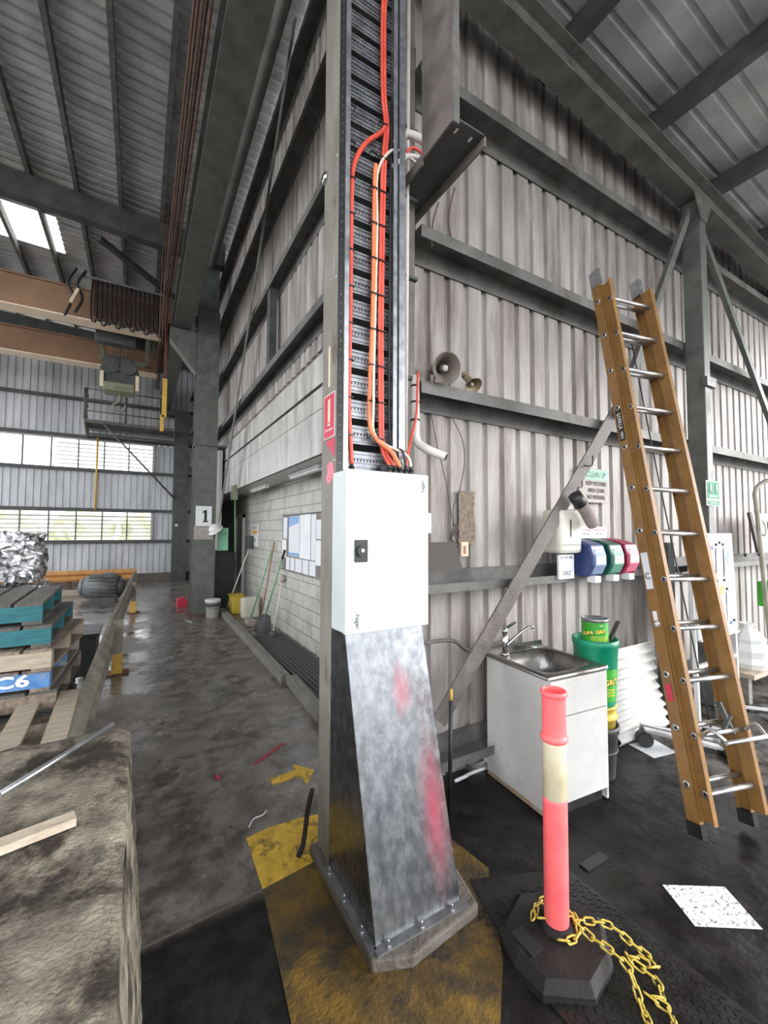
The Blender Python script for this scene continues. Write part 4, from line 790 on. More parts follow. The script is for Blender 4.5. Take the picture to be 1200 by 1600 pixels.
# catwalk on back wall
cw = thing('catwalk', 'small steel catwalk with railings high on the back wall', 'catwalk', (-.5, 16.5, 5.2))
MB().box(-1.6, .95, 16.0, 16.95, 5.18, 5.28).build('deck', 'girt', cw)
for z in (5.55, 5.9, 6.25): MB().cyl((-1.6, 16.0, z), (.6, 16.0, z), .02, n=8).cyl((-1.6, 16.0, z), (-1.6, 16.95, z), .02, n=8).build('rail', 'girt', cw)
for x in (-1.6, -1.55, -.5, .5): MB().cyl((x, 16.0, 5.28), (x, 16.0, 6.27), .025, n=8).build('stanchion', 'girt', cw)
MB().prism([(-1.6, 16.0, 5.18), (-1.6, 16.9, 5.18), (-1.6, 16.9, 4.8)], (.06, 0, 0)).build('bracket', 'girt', cw)
for z in (5.05, 4.95): MB().box(-1.5, .95, 16.2+(5.05-z)*3, 16.3+(5.05-z)*3, z-.06, z).build('joist', 'steel_dark', cw)
tag(MB().cyl((-1.1, 15.96, 5.19), (1.05, 16.58, 2.9), .03, n=8).build('stay_rod', 'girt'), 'diagonal stay rod from the catwalk down to the far column', 'rod')
tag(MB().cyl((-1.3, 16.95, 2.47), (-1.3, 16.95, 4.9), .03, n=8).build('drop_pipe', 'yel'), 'thin yellow brown drop pipe between the two window strips', 'pipe')
# hedge outside
for i in range(9):
    bm = bmesh.new(); bmesh.ops.create_icosphere(bm, subdivisions=4, radius=1)
    for v in bm.verts: v.co = V((v.co.x*1.35, v.co.y*1.0, v.co.z*1.5)) * (1 + noise.noise(v.co*3 + V((i*5, 0, 0)))*.35) + V((-15 + i*3.1, 27, 1.4))
    mb = MB(); mb.bm.free(); mb.bm = bm; tag(mb.build('hedge_bush', 'foliage'), 'pale green bush outside the lower window strip, %s from the right' % ['ninth', 'eighth', 'seventh', 'sixth', 'fifth', 'fourth', 'third', 'second', 'first'][i], 'bush', 'bushes outside')

# ---------------------------------------------------------------- right bay: sink cabinet
ang = -.072; cu = V((math.cos(ang), math.sin(ang), 0)); cv = V((-math.sin(ang), math.cos(ang), 0)); O = V((2.226, 1.787, 0)); CW, CD = .545, .58
cz = V((0, 0, 1))
ca = thing('sink_cabinet', 'white laundry cabinet with a steel sink top behind the pink bollard', 'cabinet', tuple(O))
def cbx(a0, a1, b0, b1, z0, z1, name, m, par=ca, **k): return MB().obox(O + cu*a0 + cv*b0 + cz*z0, cu*(a1-a0), cv*(b1-b0), cz*(z1-z0)).build(name, m, par, **k)
cbx(0, .016, 0, CD, .02, .87, 'side_panel', 'cab'); cbx(CW-.016, CW, 0, CD, .02, .87, 'side_panel', 'cab'); cbx(.016, CW-.016, CD-.012, CD, .1, .87, 'back_panel', 'cab'); cbx(.016, CW-.016, .02, CD-.012, .1, .116, 'floor_panel', 'cab')
cbx(.03, CW-.016, .04, .055, 0, .1, 'kickboard', 'black'); 
cbx(.0, CW-.022, -.018, 0, .64, .866, 'drawer_front', 'cab', bevel=.002); cbx(.0, CW-.022, -.018, 0, .105, .632, 'door', 'cab', bevel=.002)
cbx(-.0012, 0, .0, CD, .02, .05, 'water_stain', 'stain')
# sink top with bowl
bm = bmesh.new(); nseg = 40; cx_, cy_ = .5*CW+.0, .47*CD; rx, ry = .225, .215
def rrect(t, ax, ay, p=5):
    c, s_ = math.cos(t), math.sin(t); return (math.copysign(abs(c)**(2/p), c)*ax, math.copysign(abs(s_)**(2/p), s_)*ay)
rings = []
for ax, ay, z, p in ((CW/2+.012, CD/2+.012, .872, 40), (CW/2+.012, CD/2+.012, .893, 40), (CW/2-.004, CD/2-.004, .897, 40), (rx+.02, ry+.02, .895, 5), (rx, ry, .888, 5), (rx-.015, ry-.015, .78, 5), (rx-.05, ry-.05, .705, 4), (.03, .03, .698, 2)):
    r = []
    for i in range(nseg):
        a, b = rrect(2*PI*(i+.5)/nseg, ax, ay, p)
        bx = cx_ if ax < .262 else CW/2; by = cy_ if ax < .262 else CD/2
        r.append(bm.verts.new(O + cu*(bx+a) + cv*(by+b) + cz*z))
    rings.append(r)
for a, b in zip(rings, rings[1:]):
    for i in range(nseg): f = bm.faces.new([a[i], a[(i+1) % nseg], b[(i+1) % nseg], b[i]]); f.smooth = True
mb = MB(); mb.bm.free(); mb.bm = bm; sk = mb.build('sink_top', 'inox', ca)
cbx(-.01, CW+.012, CD-.005, CD+.012, .89, .93, 'splash_lip', 'inox', sk)
MB().cyl(O+cu*cx_+cv*cy_+cz*.699, O+cu*cx_+cv*cy_+cz*.703, .028, n=20).build('drain', 'chrome', sk)
MB().cyl(O+cu*(CW-.12)+cv*(CD-.05)+cz*.895, O+cu*(CW-.12)+cv*(CD-.05)+cz*.903, .022, n=16).build('tap_hole_cover', 'chrome', sk)
fa = thing('mixer_tap', 'chrome mixer tap with a curved spout at the sink back left', 'tap', tuple(O+cu*.09+cv*(CD-.10)+cz*.895)); fo = O+cu*.085+cv*(CD-.10)
MB().cyl(fo+cz*.895, fo+cz*.91, .03, n=20).cyl(fo+cz*.91, fo+cz*1.06, .021, n=20).build('body', 'chrome', fa)
MB().tube(smooth_path([fo+cz*.96+cu*.015, fo+cz*1.0+cu*.08, fo+cz*1.055+cu*.18, fo+cz*1.075+cu*.26, fo+cz*1.06+cu*.285, fo+cz*1.04+cu*.285]), .010, 10).build('spout', 'chrome', fa)
MB().cyl(fo+cz*1.055, fo+cz*1.085, .022, .018, n=16).bar(fo+cz*1.08, fo+cz*1.115+cu*.13+cv*.03, .02, .009).build('lever', 'chrome', fa)
# stack beside the cabinet: bin, yellow tub, green drum, can
def on(x, y): return (x, y)
bx, by = 3.015, 1.99
b = thing('waste_bin', 'dark grey bin at the bottom of the stack right of the cabinet', 'bin', (bx, by, 0)); MB().lathe([(0, 0), (.12, 0), (.145, .345), (.155, .345), (.155, .375), (.14, .375), (.14, .35), (0, .345)], (bx, by, 0)).build('body', 'bin_grey', b)
MB().lathe([(.136, .19), (.142, .19), (.142, .203), (.137, .203)], (bx, by, 0)).build('rib', 'bin_grey', b)
b = thing('yellow_tub', 'dirty yellow tub standing in the grey bin under the green drum', 'tub', (bx, by, .45)); MB().lathe([(0, .352), (.128, .352), (.13, .43), (.142, .43), (.142, .445), (.13, .445), (.132, .505), (.14, .505), (.14, .52), (0, .52)], (bx, by, 0)).build('body', 'drum_yel', b)
dr = thing('plastic_drum', 'green hand cleaner drum stacked beside the sink cabinet', 'drum', (bx, by, .68))
MB().lathe([(0, .522), (.13, .522), (.134, .54), (.155, .95), (.162, .955), (.162, 1.0), (.15, 1.0), (.148, .952), (0, .952)], (bx, by, 0)).build('body', 'drum_green', dr)
MB().lathe([(.1365, .565), (.1485, .80)], (bx, by, 0), n=40).build('label', 'can_green', dr)
cn = thing('metal_can', 'green hand cleaner can with yellow lettering on top of the drum', 'can', (bx-.03, by-.02, 1.03)); kx, ky = bx-.03, by-.02
MB().lathe([(0, .953), (.095, .953), (.095, .973), (.091, .978), (.091, 1.138), (.096, 1.143), (.096, 1.155), (.088, 1.155), (.088, 1.145), (0, 1.145)], (kx, ky, 0), n=36).build('body', 'galv_plain', cn)
MB().lathe([(.0925, .988), (.0925, 1.131)], (kx, ky, 0), n=40).build('label', 'can_green', cn)
def wrap_text(s, size, cx, cy, r, z, a0, m, par, tilt=0, sx=1, bold=0):
    o = text(s, size, (0, 0, 0), (1, 0, 0), (0, 1, 0), m, None, th=.0006, sx=sx, bold=bold); o['_o'] = (0, 0, 0)
    off = V(par['_o'])
    for v in o.data.vertices:
        a = a0 + v.co.x/r; rr = r + .001 + v.co.z; zz = z + v.co.y + tilt*v.co.x
        v.co = V((cx + math.cos(a)*rr, cy + math.sin(a)*rr, zz)) - off
    o.parent = par; return o
va = math.atan2(-ky, -kx)
wrap_text('SUPA', .034, kx, ky, .0925, 1.048, va-.52, 'ink', cn, .25, bold=.004); wrap_text('SUPA', .034, kx, ky, .0935, 1.05, va-.54, 'yel_text', cn, .25, bold=.001)
wrap_text('GRIT', .034, kx, ky, .0925, 1.065, va+.47, 'ink', cn, .1, bold=.004); wrap_text('GRIT', .034, kx, ky, .0935, 1.067, va+.45, 'yel_text', cn, .1, bold=.001)
for k in range(3): wrap_text('HEAVY DUTY HAND', .013, kx, ky, .0925, 1.028-.014*k, va+.38, 'yel_text', cn)
wrap_text('5KG', .016, kx, ky, .0925, 1.111, va+.5, 'white_ink', cn)
wrap_text('SUPA GRIT', .055, bx, by, .1475, .70, va+.30, 'ink', dr, .1, bold=.005); wrap_text('SUPA GRIT', .055, bx, by, .1485, .702, va+.28, 'yel_text', dr, .1, bold=.001)
for k in range(3): wrap_text('HAND CLEANER', .017, bx, by, .1445-.001*k, .655-.02*k, va+.55, 'yel_text', dr)
tag(MB().bar((bx+.05, by-.07, .955), (bx+.16, by-.09, 1.12), .035, .012).build('wooden_scraper', 'brown_board'), 'brown scraper standing in the green drum beside the can', 'scraper')
# leaning white corrugated sheet
sheetp = []
mb = MB(); nn = 60
for j in range(2):
    row = []
    for i in range(nn+1):
        t = i/nn; z = .01 + t*.74; y = 2.10 + t*.17 + .016*math.cos(t*2*PI*9.5); x = (3.50, 4.25)[j] + .02*math.sin(t*9)*j + t*.05
        row.append(mb.bm.verts.new((x, y, z)))
    sheetp.append(row)
for i in range(nn): mb._f([sheetp[0][i], sheetp[1][i], sheetp[1][i+1], sheetp[0][i+1]], True)
sh2 = mb.build('corrugated_sheet', 'white'); so = sh2.modifiers.new('thick', 'SOLIDIFY'); so.thickness = .003; tag(sh2, 'white corrugated offcut leaning on the wall behind the ladder', 'metal sheet')
# pipe and hose left of cabinet
cable('water_pipe', [(1.7, 2.40, 1.03), (1.95, 2.38, 1.02), (2.1, 2.38, .93), (2.3, 2.38, .95), (2.6, 2.38, .94)], .014, 'bracket', 'thin brown water pipe on the wall behind the brace', 'pipe')
hs = thing('gas_hose', 'black hose with brass fittings left of the sink cabinet', 'hose', (1.75, 2.2, 0)); MB().cyl((1.735, 2.15, .02), (1.75, 2.15, .72), .013, n=8).build('hose', 'black', hs); MB().cyl((1.75, 2.15, .72), (1.752, 2.15, .79), .010, n=8).build('fitting', 'yel', hs, label='brass fitting')
tag(MB().tube(smooth_path([(2.0, 2.42, .01), (2.08, 2.40, .03), (2.15, 2.43, .015), (2.25, 2.41, .03), (2.33, 2.43, .01)]), .013, 6).build('foam_scrap', 'paper'), 'torn white foam scrap on the floor at the wall base', 'scrap')

# ---------------------------------------------------------------- bollard with chain
bo = thing('traffic_bollard', 'pink orange bollard post with cream band on a black rubber base', 'bollard', (1.64, 1.30, 0))
px_, py_ = 1.636, 1.285
MB().lathe([(.052, .07), (.052, .3), (.052, .5), (.052, .60), (.052, .62), (.050, .622)], (px_, py_, 0)).lathe([(.050, .862), (.053, .864), (.0585, .870), (.0595, .878), (.0585, .886), (.0535, .891), (.052, .894), (.0515, .90), (.051, .92), (.051, .96), (.051, 1.0), (.051, 1.04), (.051, 1.055), (.0515, 1.062), (.055, 1.065), (.0585, 1.070), (.0585, 1.078), (.056, 1.084), (.052, 1.087), (.049, 1.087), (.047, 1.084), (.046, 1.07), (.046, 1.04), (.046, 1.03), (0, 1.03)], (px_, py_, 0)).build('post', 'pink', bo)
MB().lathe([(.0505, .62), (.0515, .622), (.0515, .868), (.050, .87)], (px_, py_, 0)).build('reflective_band', 'reflect', bo)
hexp = [(1.43, 1.433), (1.633, 1.515), (1.84, 1.42), (1.87, 1.22), (1.72, 1.08), (1.54, 1.04), (1.38, 1.15), (1.37, 1.29)]
hc = V((1.62, 1.25, 0)); mb = MB(); lo = [V((x, y, 0)) for x, y in hexp]; hi = [hc + (p-hc)*.86 + cz*.065 for p in lo]
a = [mb.bm.verts.new(p) for p in lo]; a2 = [mb.bm.verts.new(p+cz*.03) for p in lo]; b = [mb.bm.verts.new(p) for p in hi]; n = len(a); mb._f(a[::-1]); mb._f(b)
for i in range(n): mb._f([a[i], a[(i+1) % n], a2[(i+1) % n], a2[i]]); mb._f([a2[i], a2[(i+1) % n], b[(i+1) % n], b[i]])
mb.lathe([(.075, .06), (.07, .085), (.053, .09)], (px_, py_, 0))
bs = mb.build('rubber_base', 'rubber', bo)
MB().box(1.43, 1.50, 1.24, 1.36, .066, .071).build('grip_slot', 'black', bs); MB().box(1.70, 1.78, 1.34, 1.42, .066, .071).build('grip_slot', 'black', bs)
# chain: links share one mesh
def link_mesh():
    pts = []; L_, W_ = .024, .0115
    for i in range(18):
        t = 2*PI*i/18; x = math.cos(t)*W_; z = math.sin(t)*W_ + (L_-W_ if math.sin(t) >= 0 else -(L_-W_)); pts.append((x, 0, z))
    return MB().tube(pts, .0042, 6, closed=True)
ch = thing('plastic_chain', 'yellow plastic chain wound round the bollard foot and trailing right', 'chain', (px_, py_, .1))
path = []
for i in range(14): t = -2.6 + i*.40; path.append((px_ + math.cos(t)*.086, py_ + math.sin(t)*.086, .092 + .012*math.sin(t)))
path += [(1.75, 1.22, .085), (1.83, 1.16, .075), (1.87, 1.10, .04), (1.90, 1.03, .012), (1.87, 1.0, .02), (1.84, 1.06, .02), (1.80, 1.06, .035), (1.83, .98, .012), (1.79, .93, .012), (1.74, .95, .02), (1.76, .89, .012), (1.70, .85, .012), (1.62, .87, .012), (1.60, .83, .012), (1.58, .80, .012)]
path2 = [(px_+.05, py_-.03, .11), (1.70, 1.17, .085), (1.72, 1.10, .08), (1.735, 1.03, .06), (1.70, .97, .025), (1.66, .92, .015), (1.64, .88, .02), (1.66, .84, .012), (1.60, .80, .012)]
first = None; cnt = 0
for pth in (path, path2):
    S = smooth_path(pth, 12); acc = 0; stepn = .035
    for i in range(1, len(S)):
        acc += (S[i]-S[i-1]).length
        if acc >= stepn:
            acc = 0; d = (S[i]-S[i-1]).normalized(); cnt += 1
            if first is None: o = link_mesh().build('link', 'chain', ch); o['_o'] = (0, 0, 0); first = o; me = o.data; me.transform(Matrix.Translation(V(ch['_o'])))
            else: o = first.copy(); COL.objects.link(o); o.parent = ch
            q = d.to_track_quat('Z', 'Y'); from_q = q @ Matrix.Rotation((PI/2*(cnt % 2)) + PI/4, 4, 'Z').to_quaternion()
            o.rotation_mode = 'QUATERNION'; o.rotation_quaternion = from_q; o.location = S[i] - V(ch['_o'])
# checker plate
cp = thing('checker_plate', 'black checker plate strip on the floor beside the bollard', 'floor plate', (1.8, 1.1, 0))
MB().prism([(1.52, 1.72, 0), (2.02, 1.52, 0), (2.02, .60, 0), (1.40, .60, 0), (1.40, 1.3, 0)], (0, 0, .006)).build('plate', 'plate', cp)
mb = MB()
for i in range(26):
    for j in range(40):
        x = 1.42 + i*.024 + .012*(j % 2); y = .62 + j*.024
        if x > 2.0 or y > 1.5 - (x-1.5)*.3+.1: continue
        d = (.007, .007) if (i+j) % 2 else (.007, -.007)
        mb.bar((x-d[0], y-d[1], .0065), (x+d[0], y+d[1], .0065), .005, .005)
mb.build('raised_bars', 'plate', cp)

# floor paint and papers
def fpoly(name, pts, m, lab, cat='floor marking', z=.0015, t=.001):
    return tag(MB().prism([(x, y, z) for x, y in pts], (0, 0, t)).build(name, m), lab, cat)
fpoly('yellow_marking', [(.587, 2.598), (.72, 2.62), (.92, 2.61), (1.05, 2.58), (1.05, 2.30), (.90, 2.24), (.58, 2.197)], 'yellow_paint', 'bright worn yellow patch on the floor left of the column')
fpoly('yellow_marking', [(.58, 2.19), (.90, 2.235), (1.60, 2.2), (1.66, 1.73), (1.55, 1.60), (1.37, 1.345), (1.13, 1.13), (.90, 1.1), (.60, 1.1), (.526, 1.56)], 'yellow_dirty', 'grimy yellow paint patch around the shroud foot')
fpoly('painted_arrow', [(.861, 3.121), (.857, 3.036), (1.065, 3.035), (1.075, 2.92), (1.184, 3.069), (1.062, 3.228), (1.06, 3.135)], 'yellow_paint', 'yellow arrow painted on the floor pointing right')
fpoly('red_line', [(.80, 3.38), (.83, 3.36), (1.12, 3.56), (1.10, 3.58)], 'red_paint', 'faint red sprayed line on the floor above the arrow')
fpoly('red_scrap', [(.52, 3.33), (.545, 3.35), (.55, 3.30), (.53, 3.29)], 'red_sign', 'tiny red scrap on the aisle floor', 'scrap', t=.01)
fpoly('paper_sheet', [(2.355, 1.209), (2.617, 1.045), (2.492, .853), (2.242, 1.014)], 'print_f', 'scribbled white paper on the dark floor in the right foreground', 'paper')
fpoly('paper_sheet', [(3.635, 2.111), (3.907, 2.045), (3.847, 1.836), (3.59, 1.882)], 'print', 'white paper on the floor behind the ladder', 'paper')
tag(MB().tube(smooth_path([(.62, 2.68, .004), (.66, 2.74, .004), (.72, 2.75, .004), (.75, 2.78, .004)]), .004, 6).build('string_scrap', 'paper'), 'small white string scrap above the bright yellow patch', 'string')
cable('black_strap', [(.88, 2.31, .34), (.86, 2.33, .2), (.84, 2.33, .05), (.80, 2.30, .01)], .014, 'rubber', 'black strap hanging to the floor at the column foot', 'strap')
tag(MB().box(2.10, 2.28, 1.45, 1.50, 0, .01).build('black_strip', 'black'), 'short black strip on the floor behind the bollard', 'strip')

# ---------------------------------------------------------------- ladder
Lv = V((-.069, -.19, -.979)).normalized(); Lu = V((.348, -.08, -.009)); Lw = Lu.length; Lu = Lu.normalized(); Ln = Lu.cross(Lv).normalized()
if Ln.y > 0: Ln = -Ln     # towards the camera side
P0 = V((3.083, 1.845, 3.588))
LAD = thing('extension_ladder', 'tall yellow brown fibreglass extension ladder with aluminium rungs', 'ladder', (2.9, 1.2, 0))
def rail(org, up_, dn_, sgn, name='rail'):
    """C rail: web outward (sgn -1 left), flanges inward"""
    w_, dp, t = .030, .078, .005
    prof = [(0, -dp/2), (w_, -dp/2), (w_, -dp/2+t), (t, -dp/2+t), (t, dp/2-t), (w_, dp/2-t), (w_, dp/2), (0, dp/2)]
    prof = [(-a*sgn*-1 if sgn > 0 else a, b) for a, b in prof]
    prof = [(a if sgn < 0 else -abs(a), b) for a, b in prof]
    return MB().sweep(prof, org - Lv*up_, org + Lv*dn_, Lu, Ln)
def section(off, up_, dn_, k0, k1, lab, rear=False):
    xo = .034 if rear else 0
    A = P0 + off; 
    l = rail(A - Lu*(.012 if not rear else .046), up_, dn_, -1 if rear else 1).build('rail', 'fib', LAD, label='left rail of the %s section' % lab)
    r = rail(A + Lu*(Lw+(.012 if not rear else .046)), up_, dn_, 1 if rear else -1).build('rail', 'fib', LAD, label='right rail of the %s section' % lab)
    for k in range(k0, k1):
        c = A + Lv*.305*k
        MB().cyl(c - Lu*(.013+xo), c + Lu*(Lw+.013+xo), .0155, n=14).build('rung', 'alu', LAD)
        for q, s_ in ((l, -1), (r, 1)):
            eo = .0125 + xo if rear else .0172
            e = c + (Lu*(-eo) if s_ < 0 else Lu*(Lw+eo))
            MB().lathe([(.012, .0), (.022, .0), (.022, .004), (.012, .004)], e, Lu*s_, n=14).build('rung_plate', 'alu', q)
            MB().cyl(e, e + Lu*s_*.002, .011, n=12).build('rung_bore', 'black', q)
    return l, r, A
l1, r1, A1 = section(V((0, 0, 0)), .15, 3.50, 0, 12, 'front')
l2, r2, A2 = section(-Ln*.084 - Lv*.03, .27, 3.61, 0, 12, 'rear', True)
for q, A, s_ in ((l1, A1, 0), (r1, A1, 1), (l2, A2, 0), (r2, A2, 1)):
    c = A + Lu*(Lw*s_ + (.0 if s_ == 0 else 0)) 
for q, A, up_ in ((l2, A2 - Lu*.048, .27), (r2, A2 + Lu*(Lw+.014), .27)):
    MB().obox(A - Lv*(up_+.012) - Ln*.042, Lu*.034, Lv*.14, Ln*.084).build('end_cap', 'galv_plain', q)
for q, A in ((l2, A2 - Lu*.052), (r2, A2 + Lu*(Lw+.012))):
    MB().obox(A + Lv*3.55 - Ln*.045, Lu*.04, Lv*.075, Ln*.09).build('rubber_foot', 'rubber', q)
# label plates on outer left rail
def lplate(q, t0, t1, wd, m, name): return MB().obox(A2 - Lu*.0485 + Lv*t0 - Ln*wd/2, -Lu*.0015, Lv*(t1-t0), Ln*wd).build(name, m, q)
p = lplate(l2, .93, 1.17, .045, 'ink', 'maker_plate'); 
text('GORILLA', .042, A2 - Lu*.0505 + Lv*1.02, Lv, Ln, 'white_ink', p, sx=.75); text('150KG', .034, A2 - Lu*.0505 + Lv*1.13, Lv, Ln, 'white_ink', p, sx=.6)
lplate(l2, 1.98, 2.22, .05, 'print', 'warning_label'); lplate(l2, 2.36, 2.46, .03, 'paper', 'warning_label'); lplate(l2, 2.80, 2.90, .04, 'red_sign', 'warning_label')
# pulley rope and guide brackets
MB().tube(smooth_path([A2+Lu*(Lw-.06)-Ln*.06+Lv*.1, A2+Lu*(Lw-.05)-Ln*.07+Lv*1.4, A2+Lu*(Lw-.03)-Ln*.07+Lv*3.1]), .005, 6).build('rope', 'black', LAD)
c = A1 + Lv*.305*10
MB().tube(smooth_path([c+Ln*.03, c+Ln*.10-Lv*.05+Lu*.0, c+Ln*.16+Lu*.02, c+Ln*.17+Lu*.04]), .010, 8).build('lock_arm', 'alu', LAD)
MB().tube(smooth_path([c+Lu*Lw+Ln*.03, c+Lu*Lw+Ln*.10-Lv*.05, c+Lu*Lw+Ln*.16-Lu*.02, c+Lu*Lw+Ln*.17]), .010, 8).build('lock_arm', 'alu', LAD)
MB().cyl(c+Ln*.17, c+Lu*Lw+Ln*.17, .012, n=10).build('lock_bar', 'alu', LAD)
MB().bar(c+Lu*(Lw-.10)-Lv*.16-Ln*.02, c+Lu*(Lw-.06)+Lv*.02, .03, .02).bar(c+Lu*(Lw-.14)+Lv*.0, c+Lu*(Lw-.05)-Lv*.08, .02, .02).build('rung_lock', 'steel_dark', LAD)

# ---------------------------------------------------------------- things on the right wall
def horn(o, ax, s, m, m2, lab):
    h = thing('horn_speaker', lab, 'horn', tuple(o)); o = V(o)
    MB().lathe([(.035*s, -.16*s), (.05*s, -.13*s), (.055*s, -.05*s), (.07*s, .0), (.10*s, .05*s), (.135*s, .085*s), (.14*s, .09*s), (.132*s, .088*s), (.095*s, .045*s), (.06*s, .0), (.05*s, -.04*s), (0, -.04*s)], o, ax, n=32).build('bell', m, h)
    MB().cyl(o - V(ax).normalized()*.04*s, o + V(ax).normalized()*.055*s, .035*s, .03*s, n=20).build('inner_horn', m2, h)
    MB().lathe([(.010*s, .056*s), (.02*s, .056*s), (.02*s, .06*s), (.010*s, .06*s)], o, ax, n=16).build('centre_ring', 'white', h)
    MB().cyl(o - V(ax).normalized()*.16*s, o - V(ax).normalized()*.22*s, .055*s, .05*s, n=20).build('driver', m, h)
    MB().tube([o + V((-.05*s, .05*s, -.02*s)), o + V((-.05*s, .06*s, -.12*s)), o + V((.06*s, .06*s, -.12*s)), o + V((.06*s, .05*s, -.02*s))], .012*s, 6).build('foot', m, h)
    return h
horn((1.78, 2.27, 2.925), (-.13, -.85, -.28), .76, 'horn', 'horn', 'large dusty horn speaker on the girt right of the cable tray')
horn((2.09, 2.33, 2.90), (.02, -.6, -.75), .50, 'horn2', 'horn2', 'small tan horn speaker on the girt beside the larger horn')
wr = thing('wall_wires', 'two thin wires hanging from the girt to a tangled knot', 'wire', (2.0, 2.46, 1.7))
for pts in ([(1.84, 2.48, 2.66), (1.88, 2.46, 2.43), (1.95, 2.46, 2.2), (2.0, 2.46, 1.98), (2.02, 2.45, 1.84)], [(2.04, 2.48, 2.66), (2.12, 2.46, 2.5), (2.14, 2.46, 2.33), (2.09, 2.46, 2.1), (2.03, 2.46, 1.98), (2.03, 2.45, 1.84)]):
    MB().tube(smooth_path(pts), .004, 6).build('wire', 'wire', wr)
mb = MB()
for k in range(5): mb.tube(smooth_path([(2.02+random.uniform(-.03, .05), 2.44+random.uniform(-.02, .02), 1.84-.04*j+random.uniform(-.02, .02)) for j in range(5)]), .005, 5)
mb.build('knot', 'wire', wr)
tag(MB().prism([(2.09, 2.468, 1.70), (2.09, 2.468, 2.11), (2.25, 2.468, 2.11), (2.24, 2.468, 1.95), (2.26, 2.468, 1.80), (2.25, 2.468, 1.70)], (0, .004, 0)).build('torn_card', 'pallet'), 'torn brown card stuck on the wall below the wire knot', 'card')
tag(MB().prism([(1.66, 2.26, 1.535), (1.95, 2.26, 1.535), (1.905, 2.29, 1.725), (1.66, 2.29, 1.725)], (0, .012, 0)).build('dark_board', 'brown_board'), 'dark grimy board standing on the girt right of the electrical box', 'board')
s = thing('switch_plate', 'small cream switch plate beside the dark board', 'switch', (2.0, 2.46, 1.6)); MB().box(2.10, 2.17, 2.45, 2.47, 1.61, 1.72).build('plate', 'cream', s, bevel=.004); MB().box(2.12, 2.14, 2.445, 2.45, 1.63, 1.69).build('rocker', 'brown_p', s)
# clean-up sign
s = thing('clean_up_sign', 'old grimy sign with a mint green top band on the right wall', 'sign', (3.8, 2.46, 2.1))
MB().box(3.53, 3.97, 2.455, 2.465, 2.08, 2.405).build('plate', 'old_sign', s); MB().box(3.56, 3.965, 2.452, 2.456, 2.295, 2.395).build('green_band', 'green_pale', s)
for tx, z, sz in (('CLEAN UP', 2.345, .08), ('KEEP KITCHENS', 2.26, .055), ('AREA CLEAN', 2.195, .055), ('NO SMOKING', 2.13, .055)): text(tx, sz, (3.78, 2.4515, z), (1, 0, 0), (0, 0, 1), 'brown_board', s, sx=.8)
# dispensers
d = thing('towel_dispenser', 'grubby cream dispenser half behind the diagonal brace', 'dispenser', (3.09, 2.3, 1.62))
MB().box(2.93, 3.22, 2.22, 2.40, 1.62, 1.985).build('body', 'soap', d, bevel=.03); MB().box(3.06, 3.072, 2.215, 2.222, 1.76, 1.90).build('slot', 'black', d); MB().box(2.96, 3.2, 2.216, 2.222, 1.69, 1.694).build('seam', 'bin_grey', d)
c = thing('printed_box', 'white printed card under the cream dispenser', 'card', (3.07, 2.28, 1.42)); MB().box(2.975, 3.165, 2.265, 2.285, 1.41, 1.61).build('card', 'paper', c)
text('AT WORK', .036, (3.07, 2.2645, 1.585), (1, 0, 0), (0, 0, 1), 'ink', c); text('500Z', .05, (3.07, 2.2645, 1.455), (1, 0, 0), (0, 0, 1), 'ink', c)
for nm, x, ma, mf, lb in (('soap_dispenser', 3.24, 'navy', 'navy_f', 'navy blue'), ('soap_dispenser', 3.50, 'dgreen', 'dgreen_f', 'dark green'), ('soap_dispenser', 3.735, 'crimson', 'crimson_f', 'crimson')):
    d = thing(nm, '%s soap dispenser on the girt right of the cream dispenser' % lb, 'soap dispenser', (x, 2.3, 1.42), 'soap dispensers')
    w_ = .19
    MB().prism([(x, 2.40, 1.43), (x, 2.40, 1.745), (x, 2.27, 1.725), (x, 2.17, 1.69), (x, 2.14, 1.60), (x, 2.14, 1.52), (x, 2.18, 1.44), (x, 2.22, 1.42)], (w_, 0, 0)).build('body', ma, d, bevel=.012)
    MB().prism([(x+.02, 2.175, 1.69), (x+.02, 2.133, 1.60), (x+.02, 2.133, 1.52), (x+.02, 2.172, 1.445), (x+.02, 2.19, 1.46), (x+.02, 2.19, 1.68)], (w_-.04, 0, 0)).build('front_cover', mf, d, bevel=.006)
    MB().box(x+.03, x+w_-.03, 2.130, 2.134, 1.53, 1.595).build('label', 'paper' if lb != 'dark green' else 'cream', d); MB().box(x+.04, x+.12, 2.15, 2.23, 1.375, 1.43).build('push_lever', 'paper', d, bevel=.006)
    text('Scrub', .04, (x+w_/2, 2.150, 1.643), (1, 0, 0), (0, .25, 1), 'white_ink', d, bold=.001)
s = thing('skin_care_strip', 'white strip sign with red words above the soap dispensers', 'sign', (3.6, 2.46, 1.75)); MB().box(3.33, 3.93, 2.452, 2.462, 1.74, 1.85).build('plate', 'white_sign', s)
for tx, x in (('BEFORE WORK', 3.40), ('AT WORK', 3.61), ('AFTER WORK', 3.81)): text(tx, .028, (x, 2.4515, 1.815), (1, 0, 0), (0, 0, 1), 'red_ink', s); text('SKIN CARE', .020, (x, 2.4515, 1.78), (1, 0, 0), (0, 0, 1), 'ink', s)
p = MB().prism([(3.90, 2.27, 1.53), (4.12, 2.27, 1.53), (4.07, 2.33, 1.72), (3.88, 2.33, 1.725)], (0, .006, 0)).build('leaning_picture', 'mauve'); tag(p, 'small brown picture card leaning right of the crimson dispenser', 'card'); MB().box(3.96, 4.03, 2.262, 2.27, 1.56, 1.64).build('photo', 'print', p)
